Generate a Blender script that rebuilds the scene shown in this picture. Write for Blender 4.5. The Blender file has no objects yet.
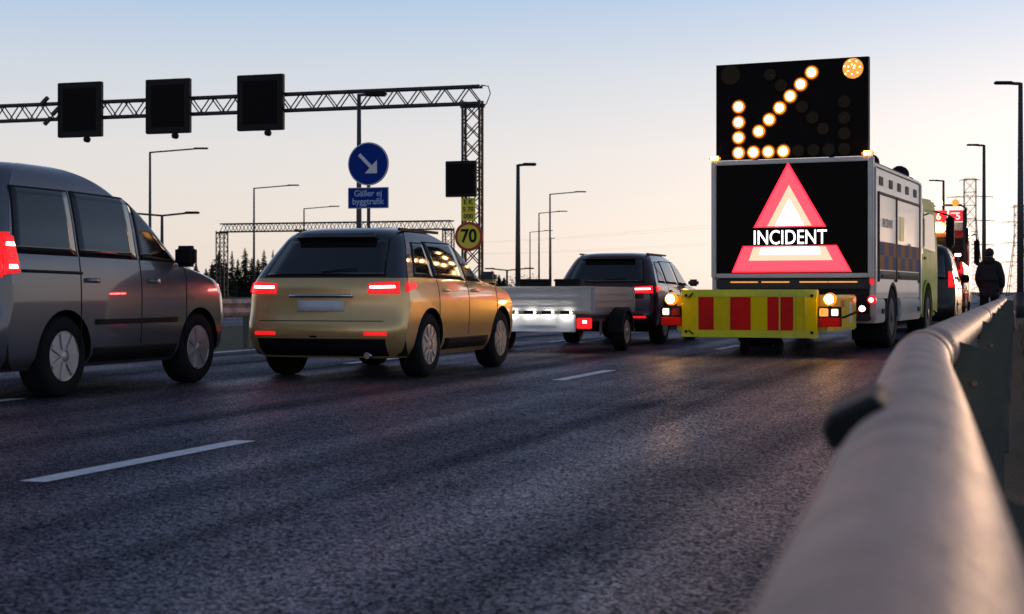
import bpy, bmesh, math, random
from mathutils import Vector, Matrix
R = math.radians
random.seed(7)
scn = bpy.context.scene
COL = scn.collection

# ------------------------------------------------------------------ camera
CAMZ = 0.90
cam = bpy.data.cameras.new('camera'); camo = bpy.data.objects.new('camera', cam); COL.objects.link(camo)
camo.location = (0, 0, CAMZ); camo.rotation_euler = (R(90), 0, 0)
cam.sensor_width = 36; cam.lens = 36 * 1540 / 1024; cam.shift_y = -15 / 1024
cam.clip_start = 0.05; cam.clip_end = 9000
cam.dof.use_dof = True; cam.dof.focus_distance = 18.0; cam.dof.aperture_fstop = 5.0
scn.camera = camo

# ------------------------------------------------------------------ sky, sun, exposure
SUN_AZ, SUN_EL = 24.0, 1.5            # degrees right of the view axis, degrees up
w = bpy.data.worlds.new('World'); scn.world = w; w.use_nodes = True
nt = w.node_tree; nt.nodes.clear()
out = nt.nodes.new('ShaderNodeOutputWorld'); bg = nt.nodes.new('ShaderNodeBackground')
sky = nt.nodes.new('ShaderNodeTexSky'); sky.sky_type = 'NISHITA'; sky.sun_disc = False
sky.sun_elevation = R(SUN_EL); sky.sun_rotation = R(SUN_AZ)
sky.air_density = 1.0; sky.dust_density = 1.2; sky.ozone_density = 2.0; sky.altitude = 50
hsv = nt.nodes.new('ShaderNodeHueSaturation'); hsv.inputs['Saturation'].default_value = 0.5
nt.links.new(sky.outputs[0], hsv.inputs['Color'])
# thin veil of pale high haze that whitens the lower sky, the same all the way round
tc = nt.nodes.new('ShaderNodeTexCoord'); sep = nt.nodes.new('ShaderNodeSeparateXYZ')
nt.links.new(tc.outputs['Generated'], sep.inputs[0])
ramp = nt.nodes.new('ShaderNodeValToRGB'); nt.links.new(sep.outputs['Z'], ramp.inputs[0])
e = ramp.color_ramp.elements
e[0].position = 0.0; e[0].color = (5.6, 4.9, 4.25, 1)
e[1].position = 1.0; e[1].color = (0.45, 0.65, 1.2, 1)
for p, c in ((0.034, (5.6, 5.05, 4.55, 1)), (0.092, (5.3, 5.1, 5.1, 1)), (0.14, (4.4, 4.75, 5.3, 1)), (0.186, (3.05, 4.05, 5.45, 1)), (0.26, (1.7, 2.4, 3.7, 1)), (0.45, (0.9, 1.3, 2.2, 1))):
    n = ramp.color_ramp.elements.new(p); n.color = c
mix = nt.nodes.new('ShaderNodeMix'); mix.data_type = 'RGBA'; mix.blend_type = 'ADD'; mix.clamp_result = False; mix.inputs[0].default_value = 0.33
nt.links.new(ramp.outputs[0], mix.inputs[6]); nt.links.new(hsv.outputs[0], mix.inputs[7])
nt.links.new(mix.outputs[2], bg.inputs[0]); bg.inputs[1].default_value = 0.12
nt.links.new(bg.outputs[0], out.inputs[0])

sl = bpy.data.lights.new('sun', 'SUN'); sl.energy = 0.35; sl.angle = R(2.0); sl.color = (1.0, 0.62, 0.38)
so = bpy.data.objects.new('sun', sl); COL.objects.link(so)
sd = Vector((math.sin(R(SUN_AZ)) * math.cos(R(SUN_EL)), math.cos(R(SUN_AZ)) * math.cos(R(SUN_EL)), math.sin(R(SUN_EL))))
so.rotation_euler = sd.to_track_quat('Z', 'Y').to_euler(); so.location = sd * 60

scn.view_settings.view_transform = 'Standard'; scn.view_settings.look = 'None'
scn.view_settings.exposure = 0.15; scn.view_settings.gamma = 1.0
scn.view_settings.use_curve_mapping = False

# ------------------------------------------------------------------ materials
MATS = {}
def mat(name, col, rough=0.5, metal=0.0, coat=0.0, var=0.12, vscale=6.0, bump=0.0, bscale=40.0, spec=0.5, dirt=None, coords='Object'):
    """procedural surface: a base colour broken up by noise, varied gloss, optional fine relief and grime"""
    if name in MATS: return MATS[name]
    m = bpy.data.materials.new(name); m.use_nodes = True; MATS[name] = m
    t = m.node_tree; b = t.nodes['Principled BSDF']
    c = t.nodes.new('ShaderNodeTexCoord')
    n = t.nodes.new('ShaderNodeTexNoise'); n.inputs['Scale'].default_value = vscale; n.inputs['Detail'].default_value = 6
    n.inputs['Roughness'].default_value = 0.65
    t.links.new(c.outputs[coords], n.inputs['Vector'])
    r = t.nodes.new('ShaderNodeValToRGB'); t.links.new(n.outputs['Fac'], r.inputs[0])
    r.color_ramp.elements[0].position = 0.3; r.color_ramp.elements[1].position = 0.72
    r.color_ramp.elements[0].color = tuple(max(0, x * (1 - var)) for x in col) + (1,)
    r.color_ramp.elements[1].color = tuple(min(1, x * (1 + var)) for x in col) + (1,)
    last = r.outputs[0]
    if dirt:
        n2 = t.nodes.new('ShaderNodeTexNoise'); n2.inputs['Scale'].default_value = vscale * 0.35; n2.inputs['Detail'].default_value = 9
        t.links.new(c.outputs[coords], n2.inputs['Vector'])
        mr = t.nodes.new('ShaderNodeMapRange'); mr.inputs[1].default_value = 0.45; mr.inputs[2].default_value = 0.75
        mr.inputs[4].default_value = dirt[3]; t.links.new(n2.outputs['Fac'], mr.inputs[0])
        mx = t.nodes.new('ShaderNodeMix'); mx.data_type = 'RGBA'; t.links.new(mr.outputs[0], mx.inputs[0])
        t.links.new(last, mx.inputs[6]); mx.inputs[7].default_value = tuple(dirt[:3]) + (1,); last = mx.outputs[2]
    t.links.new(last, b.inputs['Base Color'])
    rr = t.nodes.new('ShaderNodeMapRange'); t.links.new(n.outputs['Fac'], rr.inputs[0])
    rr.inputs[3].default_value = max(0.02, rough * 0.8); rr.inputs[4].default_value = min(1, rough * 1.25)
    t.links.new(rr.outputs[0], b.inputs['Roughness'])
    b.inputs['Metallic'].default_value = metal; b.inputs['Specular IOR Level'].default_value = spec
    b.inputs['Coat Weight'].default_value = coat; b.inputs['Coat Roughness'].default_value = 0.04
    if bump:
        n3 = t.nodes.new('ShaderNodeTexNoise'); n3.inputs['Scale'].default_value = bscale; n3.inputs['Detail'].default_value = 4
        t.links.new(c.outputs[coords], n3.inputs['Vector'])
        bp = t.nodes.new('ShaderNodeBump'); bp.inputs['Strength'].default_value = bump; bp.inputs['Distance'].default_value = 0.01
        t.links.new(n3.outputs['Fac'], bp.inputs['Height']); t.links.new(bp.outputs[0], b.inputs['Normal'])
    return m

def emit(name, col, strength, base=(0.05, 0.02, 0.01)):
    if name in MATS: return MATS[name]
    m = bpy.data.materials.new(name); m.use_nodes = True; MATS[name] = m
    t = m.node_tree; b = t.nodes['Principled BSDF']
    b.inputs['Base Color'].default_value = base + (1,); b.inputs['Roughness'].default_value = 0.3
    c = t.nodes.new('ShaderNodeTexCoord'); v = t.nodes.new('ShaderNodeTexVoronoi'); v.inputs['Scale'].default_value = 70
    t.links.new(c.outputs['Object'], v.inputs['Vector'])
    mr = t.nodes.new('ShaderNodeMapRange'); mr.inputs[1].default_value = 0.0; mr.inputs[2].default_value = 0.7
    mr.inputs[3].default_value = strength * 1.15; mr.inputs[4].default_value = strength * 0.75
    t.links.new(v.outputs['Distance'], mr.inputs[0]); t.links.new(mr.outputs[0], b.inputs['Emission Strength'])
    b.inputs['Emission Color'].default_value = tuple(col) + (1,)
    return m

def led(name, col, strength):
    """flat LED matrix: rows of diodes, so the picture on it shows fine scan rows"""
    m = bpy.data.materials.new(name); m.use_nodes = True; MATS[name] = m
    t = m.node_tree; b = t.nodes['Principled BSDF']
    b.inputs['Base Color'].default_value = (0.02, 0.015, 0.015, 1); b.inputs['Roughness'].default_value = 0.35
    c = t.nodes.new('ShaderNodeTexCoord'); wv = t.nodes.new('ShaderNodeTexWave')
    wv.wave_type = 'BANDS'; wv.bands_direction = 'Z'; wv.inputs['Scale'].default_value = 14.0
    t.links.new(c.outputs['Object'], wv.inputs['Vector'])
    mr = t.nodes.new('ShaderNodeMapRange'); mr.inputs[3].default_value = strength * 0.86; mr.inputs[4].default_value = strength * 1.1
    t.links.new(wv.outputs['Fac'], mr.inputs[0]); t.links.new(mr.outputs[0], b.inputs['Emission Strength'])
    b.inputs['Emission Color'].default_value = tuple(col) + (1,)
    return m

def asphalt():
    m = bpy.data.materials.new('asphalt'); m.use_nodes = True; t = m.node_tree; b = t.nodes['Principled BSDF']
    L = t.links.new; N = t.nodes.new
    c = N('ShaderNodeTexCoord')
    v = N('ShaderNodeTexVoronoi'); v.inputs['Scale'].default_value = 88; L(c.outputs['Object'], v.inputs['Vector'])
    n1 = N('ShaderNodeTexNoise'); n1.inputs['Scale'].default_value = 120; n1.inputs['Detail'].default_value = 3; L(c.outputs['Object'], n1.inputs['Vector'])
    # tyre-polished bands: noise stretched along the road direction (object Y)
    mp = N('ShaderNodeMapping'); mp.inputs['Scale'].default_value = (1.0, 0.025, 1); L(c.outputs['Object'], mp.inputs[0])
    n2 = N('ShaderNodeTexNoise'); n2.inputs['Scale'].default_value = 1.3; n2.inputs['Detail'].default_value = 5; L(mp.outputs[0], n2.inputs['Vector'])
    n3 = N('ShaderNodeTexNoise'); n3.inputs['Scale'].default_value = 0.6; n3.inputs['Detail'].default_value = 7; L(c.outputs['Object'], n3.inputs['Vector'])
    cr = N('ShaderNodeValToRGB'); L(v.outputs['Color'], cr.inputs[0])
    cr.color_ramp.elements[0].color = (0.004, 0.004, 0.006, 1); cr.color_ramp.elements[1].color = (0.070, 0.067, 0.085, 1)
    mx = N('ShaderNodeMix'); mx.data_type = 'RGBA'; mx.blend_type = 'MULTIPLY'; mx.inputs[0].default_value = 0.9
    L(cr.outputs[0], mx.inputs[6])
    cr2 = N('ShaderNodeValToRGB'); L(n2.outputs['Fac'], cr2.inputs[0])
    cr2.color_ramp.elements[0].position = 0.35; cr2.color_ramp.elements[1].position = 0.65
    cr2.color_ramp.elements[0].color = (0.25, 0.25, 0.30, 1); cr2.color_ramp.elements[1].color = (1, 1, 1, 1)
    L(cr2.outputs[0], mx.inputs[7])
    ad = N('ShaderNodeMath'); ad.operation = 'MULTIPLY_ADD'; L(n3.outputs['Fac'], ad.inputs[0]); ad.inputs[1].default_value = 0.35; L(n2.outputs['Fac'], ad.inputs[2])
    rr = N('ShaderNodeMapRange'); rr.inputs[1].default_value = 0.5; rr.inputs[2].default_value = 0.9
    rr.inputs[3].default_value = 0.46; rr.inputs[4].default_value = 0.27
    L(ad.outputs[0], rr.inputs[0])
    h = N('ShaderNodeMath'); h.operation = 'MULTIPLY_ADD'; L(v.outputs['Distance'], h.inputs[0]); h.inputs[1].default_value = 1.2; L(n1.outputs['Fac'], h.inputs[2])
    bp = N('ShaderNodeBump'); bp.inputs['Strength'].default_value = 0.6; bp.inputs['Distance'].default_value = 0.008
    L(h.outputs[0], bp.inputs['Height'])
    # dull binder with a bluish sheen on the exposed, polished chips
    sx_ = N('ShaderNodeSeparateColor'); L(v.outputs['Color'], sx_.inputs[0])
    sp = N('ShaderNodeMapRange'); sp.inputs[1].default_value = 0.2; sp.inputs[2].default_value = 0.95; sp.inputs[3].default_value = 0.06; sp.inputs[4].default_value = 1.15; L(sx_.outputs[0], sp.inputs[0])
    sm = N('ShaderNodeMapRange'); sm.inputs[1].default_value = 0.52; sm.inputs[2].default_value = 0.86; sm.inputs[3].default_value = 0.30; sm.inputs[4].default_value = 1.25; L(ad.outputs[0], sm.inputs[0])
    fr = N('ShaderNodeFresnel'); fr.inputs['IOR'].default_value = 1.43; L(bp.outputs[0], fr.inputs['Normal'])
    m1 = N('ShaderNodeMath'); m1.operation = 'MULTIPLY'; L(sp.outputs[0], m1.inputs[0]); L(sm.outputs[0], m1.inputs[1])
    m2 = N('ShaderNodeMath'); m2.operation = 'MULTIPLY'; m2.use_clamp = True; L(m1.outputs[0], m2.inputs[0]); L(fr.outputs[0], m2.inputs[1])
    df = N('ShaderNodeBsdfDiffuse'); L(mx.outputs[2], df.inputs['Color']); L(bp.outputs[0], df.inputs['Normal'])
    gl = N('ShaderNodeBsdfGlossy'); gl.inputs['Color'].default_value = (0.80, 0.81, 0.95, 1); L(rr.outputs[0], gl.inputs['Roughness']); L(bp.outputs[0], gl.inputs['Normal'])
    ms = N('ShaderNodeMixShader'); L(m2.outputs[0], ms.inputs[0]); L(df.outputs[0], ms.inputs[1]); L(gl.outputs[0], ms.inputs[2])
    t.nodes.remove(b); L(ms.outputs[0], t.nodes['Material Output'].inputs['Surface'])
    return m

M_ASPH = asphalt()
M_LINE = mat('road_paint', (0.82, 0.82, 0.84), 0.55, var=0.08, vscale=30, bump=0.4, bscale=150, dirt=(0.22, 0.22, 0.24, 0.35))
M_GRAVEL = mat('verge_gravel', (0.05, 0.045, 0.035), 0.95, var=0.6, vscale=28, bump=0.9, bscale=60, dirt=(0.03, 0.035, 0.015, 0.7), spec=0.2)
M_FIELD = mat('dry_field', (0.075, 0.066, 0.038), 0.95, var=0.35, vscale=0.05, bump=0.6, bscale=2, dirt=(0.035, 0.045, 0.02, 0.8), spec=0.1)
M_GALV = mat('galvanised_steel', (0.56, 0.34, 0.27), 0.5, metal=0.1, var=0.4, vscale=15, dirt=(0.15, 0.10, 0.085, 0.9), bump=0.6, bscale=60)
M_POST = mat('weathered_post', (0.085, 0.09, 0.085), 0.65, metal=0.2, var=0.3, vscale=9, dirt=(0.20, 0.19, 0.11, 0.7))
M_DARKST = mat('dark_steel', (0.035, 0.037, 0.042), 0.5, metal=0.4, var=0.2, vscale=3)
M_LAMPST = mat('lamp_post_steel', (0.07, 0.07, 0.075), 0.5, metal=0.4, var=0.2, vscale=2)
M_BLACK = mat('black_plastic', (0.010, 0.010, 0.011), 0.55, var=0.2, vscale=10, spec=0.2)
M_SCREEN = mat('dark_screen', (0.006, 0.004, 0.004), 0.5, var=0.2, vscale=2, spec=0.08)
M_RUBBER = mat('rubber', (0.012, 0.013, 0.015), 0.85, var=0.2, vscale=20, spec=0.15)
M_GLASS = mat('tinted_glass', (0.010, 0.013, 0.015), 0.05, var=0.1, vscale=2, spec=0.8)
M_CHROME = mat('bright_metal', (0.6, 0.6, 0.6), 0.2, metal=1.0, var=0.06)
M_ALU = mat('aluminium', (0.48, 0.48, 0.50), 0.38, metal=0.7, var=0.08, vscale=5, dirt=(0.25, 0.24, 0.23, 0.4))
M_WHITE = mat('white_panel_paint', (0.62, 0.62, 0.63), 0.32, coat=0.3, var=0.05, vscale=2, dirt=(0.35, 0.32, 0.29, 0.5))
M_LIME = mat('lime_paint', (0.86, 0.80, 0.015), 0.3, coat=0.4, var=0.05, vscale=3, dirt=(0.25, 0.27, 0.05, 0.4))
M_CABL = mat('lime_cab_paint', (0.40, 0.52, 0.015), 0.45, var=0.06, vscale=3, spec=0.3, dirt=(0.22, 0.25, 0.03, 0.4))
M_YEL = mat('yellow_sheeting', (1.0, 0.66, 0.0), 0.55, spec=0.15, var=0.06, vscale=9, dirt=(0.5, 0.36, 0.03, 0.35))
M_REDS = mat('red_sheeting', (0.90, 0.015, 0.012), 0.55, spec=0.1, var=0.08, vscale=9, dirt=(0.3, 0.02, 0.02, 0.35))
M_REDP = mat('red_paint', (0.36, 0.012, 0.014), 0.25, coat=0.5, var=0.08, vscale=3)
M_WRED = emit('red_board_lit', (1.0, 0.03, 0.05), 0.7, (0.5, 0.01, 0.02))
M_BLUE = mat('blue_sign_face', (0.003, 0.032, 0.27), 0.6, var=0.05, vscale=4, spec=0.12)
M_SWHITE = mat('white_sign_face', (0.72, 0.74, 0.76), 0.45, var=0.04)
M_SYEL = mat('yellow_sign_face', (0.85, 0.72, 0.03), 0.4, var=0.05)
M_SRED = mat('red_sign_face', (0.55, 0.02, 0.015), 0.4, var=0.05)
M_SBLK = mat('black_sign_face', (0.008, 0.009, 0.010), 0.6, var=0.1, spec=0.2)
M_SBACK = mat('sign_back', (0.16, 0.16, 0.17), 0.5, metal=0.6, var=0.1)
M_TLRED = emit('tail_lamp_lit', (1.0, 0.012, 0.018), 1.0)
M_TLHOT = emit('tail_lamp_core', (1.0, 0.16, 0.14), 40.0)
M_TLOFF = mat('red_lens', (0.35, 0.01, 0.01), 0.15, coat=0.8, var=0.1)
M_AMB = emit('amber_rim', (1.0, 0.25, 0.01), 1.7, (0.3, 0.1, 0.01))
M_HOT = emit('amber_core', (1.0, 0.60, 0.25), 40.0)
M_HALO = emit('amber_halo', (1.0, 0.20, 0.01), 0.16, (0.12, 0.03, 0.005))  # lamp halo imitated by a faint glow in the material
M_BEAC = emit('amber_beacon', (1.0, 0.50, 0.10), 45.0)
M_FLASH = emit('amber_flash', (1.0, 0.50, 0.12), 160.0)
M_AMB2 = emit('amber_soft', (1.0, 0.42, 0.08), 0.95, (0.5, 0.2, 0.03))
M_OFFL = mat('unlit_lamp_lens', (0.045, 0.030, 0.018), 0.5, var=0.4, vscale=60, spec=0.08)
M_WLAMP = emit('white_lamp', (1.0, 0.72, 0.5), 3.0)
M_BARK = mat('conifer_bark', (0.06, 0.045, 0.035), 0.9, var=0.3, vscale=5)
M_NEED = mat('conifer_needles', (0.025, 0.036, 0.020), 0.8, var=0.4, vscale=0.6, spec=0.2)
M_GRASS = mat('verge_grass', (0.055, 0.06, 0.025), 0.9, var=0.4, vscale=3, spec=0.2)

# ------------------------------------------------------------------ helpers
def link(o, parent=None):
    COL.objects.link(o)
    if parent: o.parent = parent
    return o
def tag(o, label, cat, group=None):
    o['label'] = label; o['category'] = cat
    if group: o['group'] = group
    return o
def thing(name, label, cat, loc=(0, 0, 0), heading=0.0, group=None):
    o = bpy.data.objects.new(name, None); o.empty_display_size = 0.3
    o.location = loc; o.rotation_euler = (0, 0, -R(heading)); COL.objects.link(o)
    return tag(o, label, cat, group)
def mk(name, verts, faces, m, parent=None, smooth=False):
    me = bpy.data.meshes.new(name); me.from_pydata([tuple(v) for v in verts], [], faces); me.materials.append(m)
    if smooth:
        for p in me.polygons: p.use_smooth = True
    me.update()
    return link(bpy.data.objects.new(name, me), parent)
def from_bm(name, bm, m, parent=None, smooth=False):
    me = bpy.data.meshes.new(name); bm.normal_update(); bm.to_mesh(me); bm.free(); me.materials.append(m)
    if smooth:
        for p in me.polygons: p.use_smooth = True
    return link(bpy.data.objects.new(name, me), parent)
def add_box(bm, x0, x1, y0, y1, z0, z1, bev=0.0, seg=2):
    t = bmesh.new()
    bmesh.ops.create_cube(t, size=1.0)
    for v in t.verts:
        v.co = Vector(((x0 + x1) / 2 + v.co.x * (x1 - x0), (y0 + y1) / 2 + v.co.y * (y1 - y0), (z0 + z1) / 2 + v.co.z * (z1 - z0)))
    if bev: bmesh.ops.bevel(t, geom=t.edges[:], offset=bev, segments=seg, affect='EDGES', clamp_overlap=True)
    me = bpy.data.meshes.new('tmp'); t.to_mesh(me); t.free(); bm.from_mesh(me); bpy.data.meshes.remove(me)
def box(name, x0, x1, y0, y1, z0, z1, m, parent=None, bev=0.0, seg=2):
    bm = bmesh.new(); add_box(bm, x0, x1, y0, y1, z0, z1, bev, seg)
    return from_bm(name, bm, m, parent)
UNIT = {}
def bar(name, p, q, th, m, parent, round_=False):
    """a strut from p to q that shares one unit mesh with every strut of its material"""
    key = (m.name, round_)
    if key not in UNIT:
        bm = bmesh.new()
        if round_: bmesh.ops.create_cone(bm, cap_ends=True, segments=8, radius1=0.5, radius2=0.5, depth=1.0)
        else: bmesh.ops.create_cube(bm, size=1.0)
        me = bpy.data.meshes.new('strut'); bm.to_mesh(me); bm.free(); me.materials.append(m); UNIT[key] = me
    p, q = Vector(p), Vector(q); d = q - p
    o = bpy.data.objects.new(name, UNIT[key])
    o.location = (p + q) / 2; o.rotation_mode = 'QUATERNION'; o.rotation_quaternion = d.to_track_quat('Z', 'Y'); o.scale = (th, th, d.length)
    return link(o, parent)
def add_tube(bm, pts, rad, seg=12, caps=True):
    pts = [Vector(p) for p in pts]; rads = rad if isinstance(rad, (list, tuple)) else [rad] * len(pts)
    rings = []; prev = None
    for i, p in enumerate(pts):
        d = (pts[min(i + 1, len(pts) - 1)] - pts[max(i - 1, 0)]).normalized()
        a = prev if prev is not None else (Vector((0, 0, 1)) if abs(d.z) < 0.9 else Vector((1, 0, 0)))
        x = (a - d * a.dot(d)).normalized(); prev = x; y = d.cross(x)
        rings.append([bm.verts.new(p + (x * math.cos(2 * math.pi * k / seg) + y * math.sin(2 * math.pi * k / seg)) * rads[i]) for k in range(seg)])
    for a, b in zip(rings, rings[1:]):
        for k in range(seg): bm.faces.new((a[k], a[(k + 1) % seg], b[(k + 1) % seg], b[k]))
    if caps: bm.faces.new(rings[0][::-1]); bm.faces.new(rings[-1])
def tube(name, pts, rad, m, parent=None, seg=12):
    bm = bmesh.new(); add_tube(bm, pts, rad, seg)
    bmesh.ops.recalc_face_normals(bm, faces=bm.faces[:])
    o = from_bm(name, bm, m, parent)
    for p in o.data.polygons: p.use_smooth = len(p.vertices) == 4
    return o
def lathe_y(name, prof, m, parent, c=(0, 0, 0), seg=24, axis='y'):
    """prof: (radius, along) pairs turned round the y (or x) axis through c"""
    bm = bmesh.new(); rings = []
    for r, a in prof:
        ring = []
        for k in range(seg):
            t = 2 * math.pi * k / seg; u, v = r * math.cos(t), r * math.sin(t)
            ring.append(bm.verts.new((c[0] + (u if axis == 'y' else a), c[1] + (a if axis == 'y' else u), c[2] + v)))
        rings.append(ring)
    for a, b in zip(rings, rings[1:]):
        for k in range(seg): bm.faces.new((a[k], a[(k + 1) % seg], b[(k + 1) % seg], b[k]))
    bm.faces.new(rings[0]); bm.faces.new(rings[-1][::-1])
    bmesh.ops.recalc_face_normals(bm, faces=bm.faces[:])
    o = from_bm(name, bm, m, parent)
    for p in o.data.polygons: p.use_smooth = len(p.vertices) == 4
    return o
def disc(name, x, z, r, y0, y1, m, parent, seg=24, r2=None):
    """short drum facing -y"""
    r2 = r if r2 is None else r2
    return lathe_y(name, [(r2, y0), (r, y0 + (y1 - y0) * 0.3), (r, y1)], m, parent, (x, 0, z), seg)
def plate(name, pts, y0, y1, m, parent):
    """polygon given as (x, z), standing upright, from y0 (front, towards -y) to y1"""
    n = len(pts)
    v = [(x, y0, z) for x, z in pts] + [(x, y1, z) for x, z in pts]
    f = [tuple(range(n)), tuple(range(2 * n - 1, n - 1, -1))] + [(i, i + n, (i + 1) % n + n, (i + 1) % n) for i in range(n)]
    bm = bmesh.new(); vs = [bm.verts.new(a) for a in v]
    for q in f: bm.faces.new([vs[i] for i in q])
    bmesh.ops.recalc_face_normals(bm, faces=bm.faces[:])
    return from_bm(name, bm, m, parent)
def text(name, s, size, x, z, y, m, parent, sx=1.0, extrude=0.003, rotz=0.0, bold=0.0):
    cu = bpy.data.curves.new('lettering', 'FONT'); cu.body = s; cu.size = size; cu.align_x = 'CENTER'; cu.align_y = 'CENTER'
    cu.extrude = extrude; cu.offset = bold; cu.resolution_u = 4
    t = bpy.data.objects.new('lettering', cu); COL.objects.link(t)
    dg = bpy.context.evaluated_depsgraph_get()
    me = bpy.data.meshes.new_from_object(t.evaluated_get(dg)); bpy.data.objects.remove(t); bpy.data.curves.remove(cu)
    me.materials.clear(); me.materials.append(m)
    rm = Matrix.Rotation(rotz, 4, 'Z') @ Matrix.Rotation(R(90), 4, 'X') @ Matrix.Diagonal((sx, 1, 1, 1))
    me.transform(rm)
    o = bpy.data.objects.new(name, me); o.location = (x, y, z)
    return link(o, parent)
def apply_mods(o):
    dg = bpy.context.evaluated_depsgraph_get(); dg.update()
    me = bpy.data.meshes.new_from_object(o.evaluated_get(dg)); old = o.data
    o.modifiers.clear(); o.data = me
    return o
# road frame: s metres along the carriageway, off metres to the left of the guardrail line
HEAD = 18.1
D = Vector((math.sin(R(HEAD)), math.cos(R(HEAD)), 0)); NL = Vector((-math.cos(R(HEAD)), math.sin(R(HEAD)), 0))
P0 = Vector((-0.261, 0, 0))
def road(s, off, z=0.0): v = P0 + D * s + NL * off; return Vector((v.x, v.y, z))
def at(px, Y, z=0.0): return Vector(((px - 512) / 1540 * Y, Y, z))

# ------------------------------------------------------------------ ground and roads
def struct(o): o['kind'] = 'structure'; return o
def strip(name, s0, s1, o0, o1, z, m, n=1, parent=None):
    """sheet in road coordinates; its own axes follow the road so the material runs with the traffic"""
    v, f = [], []
    for i in range(n + 1):
        y = s0 + (s1 - s0) * i / n
        v += [(-o1, y, 0), (-o0, y, 0)]
    for i in range(n): f.append((2 * i, 2 * i + 1, 2 * i + 3, 2 * i + 2))
    o = mk(name, v, f, m, parent); o.location = (P0.x, P0.y, z); o.rotation_euler = (0, 0, -R(HEAD))
    return o
g = mk('ground', [(-4000, -300, 0), (4000, -300, 0), (4000, 7000, 0), (-4000, 7000, 0)], [(0, 1, 2, 3)], M_FIELD); g.location = (0, 0, -0.05); struct(g)
struct(strip('road', -25, 420, -0.02, 11.3, 0.0, M_ASPH))
struct(strip('opposite_road', -25, 420, 19.5, 31, -0.004, M_ASPH))
# gravel verge with real unevenness to the right of the guardrail
vb, fb = [], []
nx, ny = 26, 90
for j in range(ny + 1):
    s = -6 + 0.35 * j + 0.012 * j * j
    for i in range(nx + 1):
        o = 0.15 - 6.2 * (i / nx) ** 1.4
        z = -0.02 + (random.random() - 0.5) * 0.05 * min(1, max(0, i - 2) / 3) - 0.10 * (i / nx) + 0.05 * math.sin(s * 0.9 + i * 0.5) * (i / nx)
        vb.append((-o, s, z))
for j in range(ny):
    for i in range(nx):
        a = j * (nx + 1) + i; fb.append((a, a + 1, a + nx + 2, a + nx + 1))
vg = mk('verge', vb, fb, M_GRAVEL, smooth=True); vg.location = P0; vg.rotation_euler = (0, 0, -R(HEAD)); struct(vg)
struct(strip('median_strip', -25, 420, 11.3, 19.5, -0.012, M_GRASS))
# lane dashes (each one its own painted mark) and the continuous edge line
dash_mesh = None
for k in range(-1, 16):
    s0 = 6.3 + 8.82 * k
    if k < 0: continue
    d = strip('lane_dash', 0, 2.12, 4.10, 4.245, 0.004, M_LINE)
    if dash_mesh is None: dash_mesh = d.data
    else:
        old = d.data; d.data = dash_mesh; bpy.data.meshes.remove(old)
    d.location = tuple(P0 + D * s0 + Vector((0, 0, 0.004))); struct(d)
for k in range(-1, 14):
    d = link(bpy.data.objects.new('lane_dash', dash_mesh)); d.rotation_euler = (0, 0, -R(HEAD))
    d.location = tuple(P0 + D * (9.0 + 8.82 * k) + NL * 3.55 + Vector((0, 0, 0.004))); struct(d)
struct(strip('edge_line', -25, 300, 10.95, 11.08, 0.004, M_LINE, 1))

# grass tufts on the verge beside the rail
bm = bmesh.new()
for i in range(5200):
    s = random.uniform(1.5, 45); o = -random.uniform(0.35, 3.6) ; p = road(s, o, -0.06)
    h = random.uniform(0.03, 0.13); a = random.uniform(0, 6.28); wd = 0.008
    lx, ly = math.cos(a), math.sin(a); le = random.uniform(0.1, 0.7) * h
    v = [bm.verts.new((p.x - ly * wd, p.y + lx * wd, p.z)), bm.verts.new((p.x + ly * wd, p.y - lx * wd, p.z)), bm.verts.new((p.x + lx * le, p.y + ly * le, p.z + h + 0.03))]
    bm.faces.new(v)
gr = from_bm('verge_grass', bm, M_GRASS); gr['kind'] = 'stuff'; gr['label'] = 'thin dry grass on the verge behind the guardrail'; gr['category'] = 'grass'

# ------------------------------------------------------------------ near guardrail
GR = thing('guardrail', 'round steel tube guardrail in the foreground on dark posts', 'guardrail', (0, 0, 0))
ZC, RR = 0.704, 0.079
RAILX = [(-1.0, -0.282), (0.0, -0.016), (2.2, 0.577), (4.3, 1.142), (5.1, 1.393), (9.15, 2.716), (20.0, 6.263), (36.0, 11.49), (39.0, 12.47)]
def rail_pt(Y):
    """centre line of the tube: smooth curve through surveyed points"""
    k = max(i for i in range(len(RAILX) - 1) if RAILX[i][0] <= max(Y, -1.0)); k = min(k, len(RAILX) - 2)
    (y0, x0), (y1, x1) = RAILX[k], RAILX[k + 1]
    ya, xa = RAILX[max(k - 1, 0)]; yb, xb = RAILX[min(k + 2, len(RAILX) - 1)]
    m0 = (x1 - xa) / (y1 - ya); m1 = (xb - x0) / (yb - y0); h = y1 - y0; t = (Y - y0) / h
    return Vector(((2*t**3 - 3*t*t + 1) * x0 + (t**3 - 2*t*t + t) * h * m0 + (3*t*t - 2*t**3) * x1 + (t**3 - t*t) * h * m1, Y, ZC))
def rail_piece(Y0, Y1, n=14, r=RR, name='rail_tube', m=M_GALV, seg=36):
    return tube(name, [rail_pt(Y0 + (Y1 - Y0) * i / n) for i in range(n + 1)], r, m, GR, seg)
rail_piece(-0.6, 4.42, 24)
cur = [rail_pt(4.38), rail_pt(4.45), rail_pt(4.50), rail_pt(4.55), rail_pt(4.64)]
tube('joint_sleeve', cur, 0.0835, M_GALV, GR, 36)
Yp = 4.60
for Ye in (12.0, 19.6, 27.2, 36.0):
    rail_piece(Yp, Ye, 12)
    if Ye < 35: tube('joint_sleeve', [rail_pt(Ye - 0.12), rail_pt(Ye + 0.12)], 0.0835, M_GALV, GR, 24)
    Yp = Ye
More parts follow.
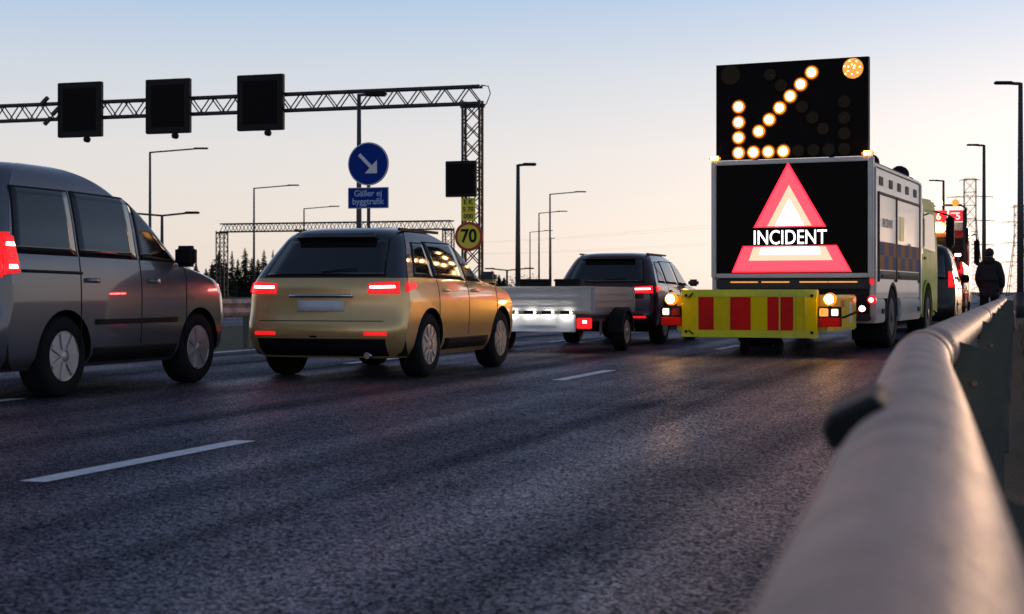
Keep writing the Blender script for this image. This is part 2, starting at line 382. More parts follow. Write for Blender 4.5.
# curved end section that turns down into the verge
ep = [rail_pt(36.0), rail_pt(36.6) + Vector((0.03, 0, -0.02)), rail_pt(37.1) + Vector((0.10, 0, -0.12)), rail_pt(37.5) + Vector((0.18, 0, -0.32)), rail_pt(37.7) + Vector((0.22, 0, -0.74))]
tube('rail_end', ep, RR, M_GALV, GR, 20)
post_me = None
for k, Y in enumerate([1.30, 5.34, 9.15, 12.95, 16.75, 20.55, 24.35, 28.15, 31.95, 35.6]):
    # open sigma post: web, two flanges, slanted top
    if post_me is None:
        bm = bmesh.new()
        prof = [(-0.085, 0), (0.085, 0), (0.085, 0.07), (0.075, 0.07), (0.075, 0.010), (-0.075, 0.010), (-0.075, 0.07), (-0.085, 0.07)]
        lo = [bm.verts.new((x, y, -0.75)) for x, y in prof]; hi = [bm.verts.new((x, y, 0.030 - 0.34 * (x + 0.085))) for x, y in prof]
        n = len(prof)
        for i in range(n): bm.faces.new((lo[i], lo[(i + 1) % n], hi[(i + 1) % n], hi[i]))
        bm.faces.new(hi); bm.faces.new(lo[::-1]); bmesh.ops.recalc_face_normals(bm, faces=bm.faces[:])
        o = from_bm('post', bm, M_POST, GR); post_me = o.data
    else: o = link(bpy.data.objects.new('post', post_me), GR)
    c = rail_pt(Y); o.location = c + Vector((0.150, 0.0, 0)); o.rotation_euler = (0, 0, R(-3))
    b = bar('post_bracket', c + Vector((0.05, 0.04, -0.06)), c + Vector((0.12, 0.04, -0.06)), 0.04, M_GALV, GR)
    bo = bar('bolt', c + Vector((0.13, -0.012, -0.12)), c + Vector((0.13, 0.002, -0.12)), 0.022, M_GALV, GR, True)
# dark rubber reflector clip saddled over the road side of the tube
bm = bmesh.new(); c = rail_pt(1.72)
ax = (rail_pt(1.5) - rail_pt(1.3)).normalized(); side = Vector((-ax.y, ax.x, 0)); up = Vector((0, 0, 1))
dirv = side * math.cos(R(27)) - up * math.sin(R(27)); nrm = side * math.sin(R(27)) + up * math.cos(R(27))
top = c + nrm * (RR - 0.004)
grid = []
for a, in_ in ((-0.12, .006), (-0.105, 0), (0.105, 0), (0.12, .006)):
    grid.append([top + ax * a + dirv * u + nrm * (h - in_ - 0.0) for u, h in ((-.012, .004), (-.006, .018), (.0, .022), (.050, .022), (.060, .014), (.060, -.006), (-.012, -.006))])
vv = [[bm.verts.new(p_) for p_ in row] for row in grid]
for r0, r1 in zip(vv, vv[1:]):
    for k in range(7): bm.faces.new((r0[k], r0[(k + 1) % 7], r1[(k + 1) % 7], r1[k]))
bm.faces.new(vv[0][::-1]); bm.faces.new(vv[-1])
bmesh.ops.recalc_face_normals(bm, faces=bm.faces[:])
from_bm('reflector_clip', bm, M_SBLK, GR)['label'] = 'dark rubber reflector clip'

# ------------------------------------------------------------------ median guardrail beyond the traffic
MG = thing('median_guardrail', 'steel beam guardrail running behind the passing cars', 'guardrail', tuple(road(0, 11.7)), HEAD)
wz = [(0, .50), (.03, .52), (.055, .57), (.03, .61), (.012, .645), (.03, .68), (.055, .72), (.03, .77), (0, .79)]
for i in range(12):
    v, f = [], []
    for y in (2 + 8 * i, 2 + 8 * i + 7.97):
        v += [(x, y, z) for x, z in wz] + [(x - 0.006, y, z) for x, z in wz[::-1]]
    n = 2 * len(wz)
    for k in range(n): f.append((k, (k + 1) % n, n + (k + 1) % n, n + k))
    f += [tuple(range(n))[::-1], tuple(range(n, 2 * n))]
    mk('beam', v, f, M_GALV, MG)
for i in range(33): bar('post', (-0.06, 2.5 + 2.9 * i, -0.02), (-0.06, 2.5 + 2.9 * i, 0.74), 0.10, M_POST, MG)

def prism_x(name, poly, x0, x1, m, parent, bev=0.0):
    n = len(poly); bm = bmesh.new()
    a = [bm.verts.new((x0, y, z)) for y, z in poly]; b = [bm.verts.new((x1, y, z)) for y, z in poly]
    bm.faces.new(a); bm.faces.new(b[::-1])
    for i in range(n): bm.faces.new((a[i], b[i], b[(i + 1) % n], a[(i + 1) % n]))
    bmesh.ops.recalc_face_normals(bm, faces=bm.faces[:])
    if bev: bmesh.ops.bevel(bm, geom=bm.edges[:], offset=bev, segments=2, affect='EDGES', clamp_overlap=True)
    return from_bm(name, bm, m, parent)

# ------------------------------------------------------------------ incident truck with screen and crash cushion
TH = 23.5
T = thing('incident_truck', 'road incident truck with lit warning screen, arrow board and striped crash cushion', 'truck', (4.37, 24.01, 0), TH)
# chassis
for x in (-0.42, 0.42): box('chassis_rail', x - 0.05, x + 0.05, -0.2, 6.6, 0.56, 0.80, M_BLACK, T, 0.01)
body_poly = [(0.02, 0.80)] + [(1.65 - 0.56 * math.cos(R(32.4 + 115.2 * k / 12)), 0.50 + 0.56 * math.sin(R(32.4 + 115.2 * k / 12))) for k in range(13)] + [(4.55, 0.80), (4.55, 2.80), (0.02, 2.80)]
roof = box('roof_cap', -1.275, 1.275, 0.0, 4.57, 2.80, 2.885, M_ALU, T, 0.03)
box('rear_corner_post', 1.20, 1.29, -0.015, 0.10, 0.50, 2.83, M_ALU, T, 0.02)
box('rear_corner_post', -1.29, -1.20, -0.015, 0.10, 0.50, 2.83, M_ALU, T, 0.02)
box('front_corner_post', 1.20, 1.285, 4.42, 4.60, 0.50, 2.84, M_ALU, T, 0.02)
for y in (0.42, 1.3, 2.1, 2.9, 3.75): # dark marker slots along the top
    sl_ = box('marker_slot', 1.258, 1.275, y, y + 0.30, 2.56, 2.70, M_BLACK, T, 0.006)
for y0, y1 in ((0.36, 1.86), (1.98, 4.30)):
    dr = box('locker_door', 1.25, 1.279, y0, y1, 1.10, 2.42, M_WHITE, T, 0.012)
    for a, b in ((y0 - 0.04, y0), (y1, y1 + 0.04)): box('door_seal', 1.25, 1.287, a, b, 1.06, 2.46, M_BLACK, dr, 0.004)
    box('door_seal', 1.25, 1.286, y0, y1, 2.42, 2.46, M_BLACK, dr, 0.004)
    box('handle', 1.277, 1.30, y0 + 0.15, y1 - 0.15, 1.115, 1.18, M_BLACK, dr, 0.01)
    box('handle_bezel', 1.277, 1.289, y0 + 0.08, y1 - 0.08, 1.105, 1.235, M_DARKST, dr, 0.004)
box('notice_plate', 1.2805, 1.283, 2.25, 2.65, 1.75, 2.15, M_SYEL, T)
text('side_lettering', 'INCIDENT', 0.20, 1.281, 1.98, 1.1, mat('grey_lettering', (0.16, 0.17, 0.2), 0.4), T, rotz=R(90), extrude=0.002)
text('side_lettering', '020', 0.17, 1.281, 1.66, 3.2, MATS['grey_lettering'], T, rotz=R(90), extrude=0.002)
M_ORG = mat('orange_tile', (0.66, 0.24, 0.11), 0.7, var=0.08, spec=0.1); M_GRB = mat('blue_grey_tile', (0.17, 0.19, 0.27), 0.7, var=0.08, spec=0.1)
for r in range(2):       # checker band along the side, one vinyl tile each
    for k in range(10):
        y0 = 0.36 + 0.395 * k
        box('checker_tile', 1.2815 if 1.86 > y0 + .39 or y0 > 1.97 else 1.2815, 1.2835, y0, y0 + 0.392, 1.25 + 0.22 * r, 1.468 + 0.22 * r, (M_ORG, M_GRB)[(k + r) % 2], T)
body = prism_x('box_body', body_poly, -1.265, 1.265, M_WHITE, T)
# lower lockers round the rear wheel
for y0, y1, nm in ((0.10, 0.95, 'lower_locker'), (2.35, 4.50, 'lower_locker')):
    lk = box(nm, 0.70, 1.262, y0, y1, 0.42, 0.795, M_WHITE, T, 0.02)
    box('locker_lid', 1.255, 1.272, y0 + 0.05, y1 - 0.05, 0.47, 0.76, M_WHITE, lk, 0.008)
    box('latch', 1.27, 1.29, y1 - 0.36, y1 - 0.10, 0.56, 0.64, M_BLACK, lk, 0.006)
    box('lower_locker', -1.262, -0.70, y0, y1, 0.42, 0.795, M_WHITE, T, 0.02)
def arch(parent, x0, x1, yc, zc, r, m, name, a0=0, a1=180):
    v, f = [], []; n = 20
    for k in range(n + 1):
        t = R(a0 + (a1 - a0) * k / n)
        for rr in (r, r + 0.05):
            for x in (x0, x1): v.append((x, yc + rr * math.cos(t), zc + rr * math.sin(t)))
    for k in range(n):
        a = 4 * k; b = a + 4
        f += [(a, b, b + 1, a + 1), (a + 2, a + 3, b + 3, b + 2), (a, a + 2, b + 2, b), (a + 1, b + 1, b + 3, a + 3)]
    f += [(0, 1, 3, 2), (4 * n, 4 * n + 2, 4 * n + 3, 4 * n + 1)]
    o = mk(name, v, f, m, parent); return o
def wheel(parent, x, y, r, wd, name='wheel', rim=M_ALU, spokes=0):
    """tyre with a shoulder and a dished rim; x is the outer face"""
    s = 1 if x > 0 else -1
    prof = [(r * .60, x), (r * .66, x + s * .012), (r * .90, x + s * .012), (r * .985, x - s * .02), (r, x - s * .05), (r, x - s * (wd - .05)), (r * .97, x - s * (wd - .015)), (r * .6, x - s * wd)]
    t = lathe_y(name, [(a, b) for a, b in prof], M_RUBBER, parent, (0, y, r), 32, 'x')
    lathe_y('rim', [(r * .62, x + s * .006), (r * .60, x + s * .014), (r * .56, x - s * .02), (r * .50, x - s * .05), (r * .22, x - s * .03), (r * .18, x + s * .012), (r * .02, x + s * .015)][::1], rim, t, (0, y, r), 28, 'x')
    if spokes:
        for k in range(spokes):
            a = 2 * math.pi * k / spokes
            bar('spoke', (x - s * .002, y + r * .15 * math.cos(a), r + r * .15 * math.sin(a)), (x - s * .004, y + r * .57 * math.cos(a), r + r * .57 * math.sin(a)), r * .13, rim, t)
    return t
for s in (-1, 1):
    wheel(T, s * 1.24, 1.65, 0.50, 0.56, rim=M_DARKST); wheel(T, s * 1.24, 5.55, 0.50, 0.32, rim=M_DARKST)
    arch(T, s * 0.72, s * 1.255, 1.65, 0.50, 0.508, M_BLACK, 'mudguard')
# lime cab
cab = prism_x('cab', [(4.68, 0.62), (5.02, 0.62), (5.08, 0.92), (5.32, 1.06), (5.78, 1.06), (6.02, 0.92), (6.08, 0.55), (6.95, 0.45), (7.0, 1.2), (6.93, 1.75), (6.66, 2.50), (6.45, 2.66), (4.68, 2.62)], -1.22, 1.22, M_CABL, T, 0.05)
pane = prism_x('side_window', [(5.18, 1.70), (6.62, 1.66), (6.40, 2.36), (5.18, 2.38)], 1.212, 1.226, M_GLASS, cab, 0.004)
prism_x('rear_window_pillar', [(4.72, 1.60), (5.10, 1.60), (5.10, 2.50), (4.72, 2.50)], 1.21, 1.224, M_WHITE, cab, 0.004)
box('door_handle', 1.215, 1.24, 5.25, 5.45, 1.50, 1.55, M_BLACK, cab, 0.01)
arch(cab, 0.86, 1.25, 5.55, 0.50, 0.58, M_CABL, 'wheel_arch_trim', -5, 185)
prism_x('windscreen', [(6.96, 1.62), (6.70, 2.40), (6.72, 2.41), (6.985, 1.63)], -1.08, 1.08, M_GLASS, cab)
box('cab_roof_bar', -1.1, 1.1, 4.85, 5.05, 2.64, 2.80, M_WHITE, cab, 0.04)
for x in (-0.9, 0.0, 0.9):
    disc_ = lathe_y('roof_beacon', [(0.07, 4.60), (0.08, 4.66), (0.08, 4.74), (0.05, 4.80)], M_BEAC if x > 0.5 else M_AMB2, cab, (x, 0.2, 2.83), 14)
mi = box('mirror', 1.43, 1.58, 6.55, 6.68, 1.75, 2.35, M_BLACK, cab, 0.03)
bar('mirror_arm', (1.18, 6.55, 2.46), (1.50, 6.62, 2.36), 0.03, M_BLACK, cab, True)
# roof equipment on the box
for y, s in ((0.9, 0.14), (3.7, 0.16)):
    lathe_y('roof_lamp', [(s * .5, y), (s, y + .05), (s, y + .16), (s * .6, y + .22)], M_BLACK, T, (1.02, 0, 2.96), 14)
bar('roof_rail', (1.15, 0.1, 2.93), (1.15, 4.4, 2.93), 0.03, M_DARKST, T, True)
for y in (0.2, 1.6, 3.0, 4.3): bar('roof_rail_foot', (1.15, y, 2.87), (1.15, y, 2.93), 0.025, M_DARKST, T)
# --- text screen at the rear
VM = box('message_screen', -1.19, 1.19, -0.10, -0.005, 1.19, 2.90, M_SCREEN, T, 0.004)
for a in ((-1.27, -1.19, 1.12, 2.97), (1.19, 1.27, 1.12, 2.97)): box('frame', a[0], a[1], -0.13, 0.0, a[2], a[3], M_ALU, VM, 0.012)
box('frame', -1.19, 1.19, -0.128, 0.0, 1.122, 1.19, M_ALU, VM, 0.01); box('frame', -1.19, 1.19, -0.128, 0.0, 2.90, 2.968, M_ALU, VM, 0.01)
L_RED = led('led_red', (1.0, 0.055, 0.085), 1.8); L_HOT = led('led_red_edge', (1.0, 0.012, 0.03), 3.2); L_CRE = led('led_cream', (1.0, 0.62, 0.42), 1.15); L_WHI = led('led_white', (1.0, 0.97, 0.95), 2.4)
def sc(p): return [((x - 441) / 303, 1.12 + (560 - y) / 303) for x, y in p]
def lit(name, p, y, m): return plate(name, sc(p), y, -0.0995, m, VM)
lit('triangle_edge', [(428, 15), (262, 321), (606, 321)], -0.1015, L_HOT)
lit('triangle_band', [(428, 32), (274, 316), (594, 316)], -0.1025, L_RED)
lit('triangle_band', [(432, 122), (328, 315.5), (540, 315.5)], -0.1035, L_CRE)
lit('triangle_core', [(434, 185), (365, 315), (505, 315)], -0.1045, L_WHI)
lit('triangle_edge', [(210, 408), (657, 408), (726, 533), (156, 533)], -0.1015, L_HOT)
lit('triangle_band', [(214, 413), (653, 413), (715, 527), (167, 527)], -0.1025, L_RED)
lit('triangle_band', [(262, 413.5), (605, 413.5), (638, 478), (238, 478)], -0.1035, L_CRE)
lit('triangle_core', [(300, 414), (575, 414), (582, 450), (290, 450)], -0.1045, L_WHI)
tx = text('incident_lettering', 'INCIDENT', 0.315, (435 - 441) / 303, 1.12 + (560 - 372) / 303, -0.104, L_WHI, VM, sx=0.80, bold=0.001)
# under-screen gear and marker lamps
box('rear_panel', -1.19, 1.19, -0.03, 0.015, 0.57, 1.115, M_BLACK, T, 0.004)
box('under_screen_beam', -1.2, 1.2, -0.06, 0.06, 0.95, 1.10, M_DARKST, T, 0.01)
for x in (-0.75, -0.25, 0.35, 0.8): box('amber_marker', x - 0.22, x + 0.22, -0.075, -0.062, 1.045, 1.065, M_AMB2, T)
# --- arrow board on top
AB = box('arrow_board', -1.18, 1.18, -0.09, 0.02, 2.985, 4.475, M_SCREEN, T, 0.008)
for a in ((-1.195, -1.18, 2.98, 4.49), (1.18, 1.195, 2.98, 4.49)): box('board_edge', a[0], a[1], -0.10, 0.03, a[2], a[3], M_BLACK, AB)
box('board_edge', -1.18, 1.18, -0.10, 0.03, 4.475, 4.49, M_BLACK, AB)
for x in (-0.6, 0.6): bar('board_mast', (x, 0.06, 2.80), (x, 0.06, 4.2), 0.07, M_DARKST, AB)
litp = [(-.83, .83), (-.83, .585), (-.83, .345), (-.83, .105), (-.592, .105), (-.355, .105), (-.118, .105), (-.506, .43), (-.34, .607), (-.175, .782), (-.01, .957), (.155, 1.132), (.325, 1.307)]
off = [(.83, .83), (.83, .585), (.83, .345), (.83, .105), (.592, .105), (.355, .105), (.118, .105), (.506, .43), (.34, .607), (.175, .782), (-.155, 1.132), (-.325, 1.307)]
def lamp(px, pz, on, r=0.094):
    z = 2.985 + pz
    l = lathe_y('lamp', [(r * 1.0, -0.118), (r * 1.03, -0.10), (r * 1.03, -0.088)], M_AMB if on else M_OFFL, AB, (px, 0, z), 12)
    if on: lathe_y('halo_ring', [(r * 1.02, -0.100), (r * 1.24, -0.096), (r * 1.24, -0.088)], M_HALO, l, (px, 0, z), 16)  # added ring, its glow stands for the halo round the lamp
    if on: lathe_y('lamp_core', [(r * .56, -0.124), (r * .68, -0.119), (r * .68, -0.117)], M_HOT, l, (px, 0, z), 12)
    else: lathe_y('lens_ring', [(r * .40, -0.124), (r * .46, -0.119), (r * .46, -0.117)], M_OFFL, l, (px, 0, z), 12)
for p in litp: lamp(*p, True)
for p in off: lamp(*p, False)
bl = lathe_y('flash_lamp', [(0.150, -0.115), (0.157, -0.10), (0.157, -0.088)], M_AMB2, AB, (0.96, 0, 2.985 + 1.335), 24)
for k in range(36):   # its ring of diodes
    a = k * 2.39996; rr = 0.140 * math.sqrt((k + 0.5) / 36)
    lathe_y('diode', [(0.007, -0.119), (0.009, -0.114)], M_BEAC if k % 3 == 0 else M_AMB2, bl, (0.96 + rr * math.cos(a), 0, 4.32 + rr * math.sin(a)), 6)
lathe_y('flash_lamp', [(0.150, -0.115), (0.157, -0.10), (0.157, -0.088)], M_OFFL, AB, (-0.96, 0, 2.985 + 1.335), 24)
for x in (-1.215, 1.185):
    bb = box('corner_beacon', x - 0.09, x + 0.09, -0.15, -0.02, 2.975, 3.055, M_AMB, T, 0.025)
    box('beacon_core', x - 0.065, x + 0.065, -0.156, -0.12, 2.99, 3.04, M_BEAC, bb, 0.012)
# --- crash cushion
CC = box('crash_cushion', -1.08, 1.08, -2.55, -0.45, 0.34, 0.86, M_LIME, T, 0.02)
box('cushion_side_panel', 1.08, 1.10, -2.1, -0.75, 0.38, 0.82, M_YEL, CC, 0.004)
box('cushion_label', 1.10, 1.103, -1.1, -0.9, 0.45, 0.75, M_SWHITE, CC)
box('cushion_label', 1.10, 1.103, -1.7, -1.45, 0.68, 0.78, M_ORG, CC)
box('support_arm', -0.6, -0.45, -0.6, 0.3, 0.5, 0.62, M_DARKST, CC); box('support_arm', 0.45, 0.6, -0.6, 0.3, 0.5, 0.62, M_DARKST, CC)
box('end_plate', -0.97, 0.97, -2.66, -2.56, 0.27, 0.93, M_LIME, CC, 0.008)
box('top_strip', -0.97, 0.97, -2.675, -2.66, 0.833, 0.935, M_LIME, CC, 0.004)
box('bottom_strip', -0.97, 0.97, -2.675, -2.66, 0.262, 0.362, M_LIME, CC, 0.004)
for x0, x1, m, nm in ((-.965, -.74, M_YEL, 'yellow_stripe'), (-.735, -.50, M_REDS, 'red_stripe'), (-.495, -.265, M_YEL, 'yellow_stripe'), (-.26, .035, M_REDS, 'red_stripe'), (.04, .27, M_YEL, 'yellow_stripe'), (.275, .44, M_REDS, 'red_stripe'), (.445, .635, M_REDS, 'red_stripe'), (.66, .78, M_YEL, 'yellow_stripe'), (.80, .965, M_YEL, 'yellow_stripe')):
    box(nm, x0, x1, -2.668, -2.655, 0.365, 0.83, m, CC, 0.002)
for x in (-.74, .44, .645, .79): box('rib', x, x + 0.02, -2.69, -2.66, 0.27, 0.93, M_LIME, CC, 0.004)
for x in (-.90, .90):
    for z in (.34, .85): disc('bolt', x, z, 0.022, -2.69, -2.67, M_BLACK, CC, 8)
for x, z, a in ((-.86, .82, 45), (-.86, .36, -40)):
    bar('lashing_hook', (x, -2.69, z), (x + .09 * math.cos(R(a)), -2.69, z + .09 * math.sin(R(a))), 0.018, M_BLACK, CC)
for s in (-1, 1):
    c = s * 1.135
    lb = box('lamp_bracket', c - 0.155, c + 0.155, -2.62, -2.56, 0.42, 0.70, M_BLACK, CC, 0.01)
    box('red_reflector', c - 0.15, c + 0.15, -2.635, -2.622, 0.42, 0.545, M_REDS, CC, 0.004)
    xs = (c - 0.08, c + 0.07) if s < 0 else (c + 0.07, c - 0.08)
    box('white_lamp', xs[0] - 0.045, xs[0] + 0.045, -2.645, -2.622, 0.575, 0.665, M_WLAMP, CC, 0.006)
    box('indicator_lamp', xs[1] - 0.06, xs[1] + 0.06, -2.645, -2.622, 0.565, 0.675, M_TLOFF if s < 0 else M_AMB2, CC, 0.006)
    fl = lathe_y('flash_lamp', [(0.05, -2.69), (0.085, -2.67), (0.09, -2.60), (0.07, -2.57)], M_AMB, CC, (c, 0, 0.80), 18)
    lathe_y('flash_core', [(0.04, -2.70), (0.062, -2.685), (0.062, -2.67)], M_FLASH, fl, (c, 0, 0.80), 14)
    bar('lamp_stalk', (c, -2.6, 0.69), (c, -2.6, 0.74), 0.03, M_BLACK, CC)
bar('stalk', (1.28, -2.35, 0.55), (1.52, -2.3, 0.66), 0.03, M_BLACK, CC, True); bar('stalk', (1.0, -2.4, 0.52), (1.28, -2.35, 0.55), 0.03, M_BLACK, CC, True)
lathe_y('side_marker_lamp', [(0.02, -2.38), (0.038, -2.36), (0.038, -2.30)], M_TLHOT, CC, (1.52, 0, 0.67), 12)
lathe_y('tail_lamp', [(0.04, -0.10), (0.065, -0.08), (0.065, 0.0)], M_TLRED, T, (1.235, 0, 0.78), 16)
lathe_y('tail_lamp_core', [(0.02, -0.11), (0.035, -0.10), (0.035, -0.09)], M_TLHOT, T, (1.235, 0, 0.78), 12)
box('red_marker', 1.16, 1.27, -0.04, -0.02, 1.02, 1.10, M_TLRED, T, 0.005)
box('rear_bumper', -1.2, 1.2, -0.05, 0.1, 0.46, 0.56, M_DARKST, T, 0.02)
box('tail_lamp', -1.25, -1.05, -0.05, -0.03, 0.72, 0.82, M_TLRED, T, 0.005)
for s in (-1, 1): box('mud_flap', s * 0.98 - 0.25, s * 0.98 + 0.25, 0.98, 1.0, 0.14, 0.75, M_RUBBER, T)
# castor wheels that carry the cushion
for x in (-0.25, 0.25): lathe_y('castor', [(0.09, x - .05), (0.12, x - .03), (0.12, x + .03), (0.09, x + .05)], M_RUBBER, CC, (0, -1.9, 0.121), 18, 'x'); bar('castor_fork', (x, -1.9, 0.13), (x, -1.9, 0.36), 0.05, M_DARKST, CC)

# ------------------------------------------------------------------ cars: stacked plan outlines
def pchip(xs, ys, x):
    n = len(xs)
    if x <= xs[0]: return ys[0]
    if x >= xs[-1]: return ys[-1]
    h = [xs[i + 1] - xs[i] for i in range(n - 1)]; d = [(ys[i + 1] - ys[i]) / h[i] for i in range(n - 1)]
    m = [d[0]] + [0.0 if d[i - 1] * d[i] <= 0 else 2 * d[i - 1] * d[i] / (d[i - 1] + d[i]) for i in range(1, n - 1)] + [d[-1]]
    i = max(k for k in range(n - 1) if xs[k] <= x); t = (x - xs[i]) / h[i]
    return (2*t**3 - 3*t**2 + 1) * ys[i] + (t**3 - 2*t**2 + t) * h[i] * m[i] + (-2*t**3 + 3*t**2) * ys[i+1] + (t**3 - t**2) * h[i] * m[i+1]
class Shape:
    """levels: (z, y_rear, y_front, half_width, rear_radius, front_radius)"""
    def __init__(s, levels, bow=0.03): s.lv = levels; s.z = [l[0] for l in levels]; s.bow = bow
    def at(s, z): return [pchip(s.z, [l[k] for l in s.lv], z) for k in range(1, 6)]
    def side_x(s, y, z):
        yr, yf, w_, rr, rf = s.at(z); L = yf - yr
        t = (y - yr) / L * 2 - 1; x = w_ * (1 - s.bow * t * t)
        if y < yr + rr: q = max(0, min(1, (yr + rr - y) / rr)); x -= rr * (1 - math.sqrt(max(0, 1 - q * q)))
        if y > yf - rf: q = max(0, min(1, (y - yf + rf) / rf)); x -= rf * (1 - math.sqrt(max(0, 1 - q * q)))
        return x
    def rear_y(s, x, z):
        yr, yf, w_, rr, rf = s.at(z); we = w_ * (1 - s.bow); x = abs(x)
        y = yr + 0.06 * (x / we) ** 2
        if x > we - rr: q = min(1, (x - we + rr) / rr); y += rr * (1 - math.sqrt(max(0, 1 - q * q))) * 0.94
        return y
    def front_y(s, x, z):
        yr, yf, w_, rr, rf = s.at(z); we = w_ * (1 - s.bow); x = abs(x)
        y = yf - 0.14 * (x / we) ** 2
        if x > we - rf: q = min(1, (x - we + rf) / rf); y -= rf * (1 - math.sqrt(max(0, 1 - q * q))) * 0.86
        return y
    def ring(s, z):
        yr, yf, w_, rr, rf = s.at(z); we = w_ * (1 - s.bow); pts = []
        for k in range(-10, 11):
            x = we * math.sin(k / 10 * math.pi / 2) * 0.9985; pts.append((x, s.rear_y(x, z), z))
        ya, yb = pts[-1][1], s.front_y(we * 0.9985, z)
        for k in range(1, 30):
            y = ya + (yb - ya) * (0.5 - 0.5 * math.cos(math.pi * k / 30)); pts.append((max(s.side_x(y, z), we * 0.5), y, z))
        for k in range(10, -11, -1):
            x = we * math.sin(k / 10 * math.pi / 2) * 0.9985; pts.append((x, s.front_y(x, z), z))
        for k in range(29, 0, -1):
            y = ya + (yb - ya) * (0.5 - 0.5 * math.cos(math.pi * k / 30)); pts.append((-max(s.side_x(y, z), we * 0.5), y, z))
        return pts
def patch(sh, where, quad, eps, m, name, parent, th=0.012, n=10, nz=None):
    """quad: four (a, z) corners, a = y on the sides or x at the ends; laid on the body skin, eps proud"""
    nz = nz or n
    top, bot = [], []
    for i in range(n + 1):
        for j in range(nz + 1):
            u, v = i / n, j / nz
            a = (quad[0][0] * (1 - u) + quad[1][0] * u) * (1 - v) + (quad[3][0] * (1 - u) + quad[2][0] * u) * v
            z = (quad[0][1] * (1 - u) + quad[1][1] * u) * (1 - v) + (quad[3][1] * (1 - u) + quad[2][1] * u) * v
            if where == 'right': P = Vector((sh.side_x(a, z), a, z)); nn = Vector((1, 0, 0.15))
            elif where == 'left': P = Vector((-sh.side_x(a, z), a, z)); nn = Vector((-1, 0, 0.15))
            elif where == 'rear': P = Vector((a, sh.rear_y(a, z), z)); nn = Vector((a * 0.15, -1, 0.2))
            else: P = Vector((a, sh.front_y(a, z), z)); nn = Vector((a * 0.15, 1, 0.5))
            nn.normalize(); top.append(P + nn * eps); bot.append(P - nn * th)
    N = len(top); f = []
    id_ = lambda i, j: i * (nz + 1) + j
    for i in range(n):
        for j in range(nz):
            q = (id_(i, j), id_(i + 1, j), id_(i + 1, j + 1), id_(i, j + 1)); f.append(q)
    edge = [id_(i, 0) for i in range(n)] + [id_(n, j) for j in range(nz)] + [id_(i, nz) for i in range(n, 0, -1)] + [id_(0, j) for j in range(nz, 0, -1)]
    for a, b in zip(edge, edge[1:] + edge[:1]): f.append((b, a, a + N, b + N))
    bm = bmesh.new(); vs = [bm.verts.new(v) for v in top + bot]
    for q in f: bm.faces.new([vs[k] for k in q])
    # back side is inside the body: leave it open
    bmesh.ops.recalc_face_normals(bm, faces=bm.faces[:])
    o = from_bm(name, bm, m, parent)
    for p in o.data.polygons[:n * nz]: p.use_smooth = True
    if m is M_GLASS:
        ca = sum(q[0] for q in quad) / 4; cz = sum(q[1] for q in quad) / 4
        patch(sh, where, [(q[0] + math.copysign(.022, q[0] - ca), q[1] + math.copysign(.018, q[1] - cz)) for q in quad], .0015, M_BLACK, 'window_seal', o, .004, n, nz)
    return o
def car_body(sh, parent, paint, wheels, r, zlev=46, well=0.30):
    z0, z1 = sh.z[0], sh.z[-1]
    zs = [z0 + (z1 - z0) * (1 - (1 - k / zlev) ** 1.35) for k in range(zlev + 1)]
    rings = [sh.ring(z) for z in zs]; n = len(rings[0]); v = [p for g_ in rings for p in g_]; f = []
    for a in range(len(rings) - 1):
        for k in range(n): f.append((a * n + k, a * n + (k + 1) % n, (a + 1) * n + (k + 1) % n, (a + 1) * n + k))
    f += [tuple(range(n))[::-1], tuple(range((len(rings) - 1) * n, len(rings) * n))]
    bm = bmesh.new(); vs = [bm.verts.new(p) for p in v]
    for q in f: bm.faces.new([vs[k] for k in q])
    bmesh.ops.recalc_face_normals(bm, faces=bm.faces[:])
    o = from_bm('body', bm, paint, None)
    cuts = []
    hw = max(l[3] for l in sh.lv)
    for y in wheels:
        for s in (-1, 1):
            b = bmesh.new(); bmesh.ops.create_cone(b, cap_ends=True, segments=40, radius1=r * 1.13, radius2=r * 1.13, depth=well * 2)
            me = bpy.data.meshes.new('cut'); b.to_mesh(me); b.free(); me.materials.append(M_BLACK)
            c = bpy.data.objects.new('cut', me); c.rotation_euler = (0, R(90), 0); c.location = (s * hw, y, r); COL.objects.link(c); cuts.append(c)
            md = o.modifiers.new('cut', 'BOOLEAN'); md.object = c; md.operation = 'DIFFERENCE'; md.solver = 'EXACT'; md.material_mode = 'TRANSFER'
    apply_mods(o)
    for c in cuts: bpy.data.objects.remove(c)
    for p in o.data.polygons: p.use_smooth = len(p.vertices) == 4
    try: o.data.set_sharp_from_angle(angle=R(32))
    except Exception: pass
    o.parent = parent
    return o
def paint(name, col, metal=0.5, rough=0.3, coat=1.0): return mat(name, col, rough, metal=metal, coat=coat, var=0.04, vscale=3, dirt=tuple(c * 0.6 for c in col) + (0.3,))

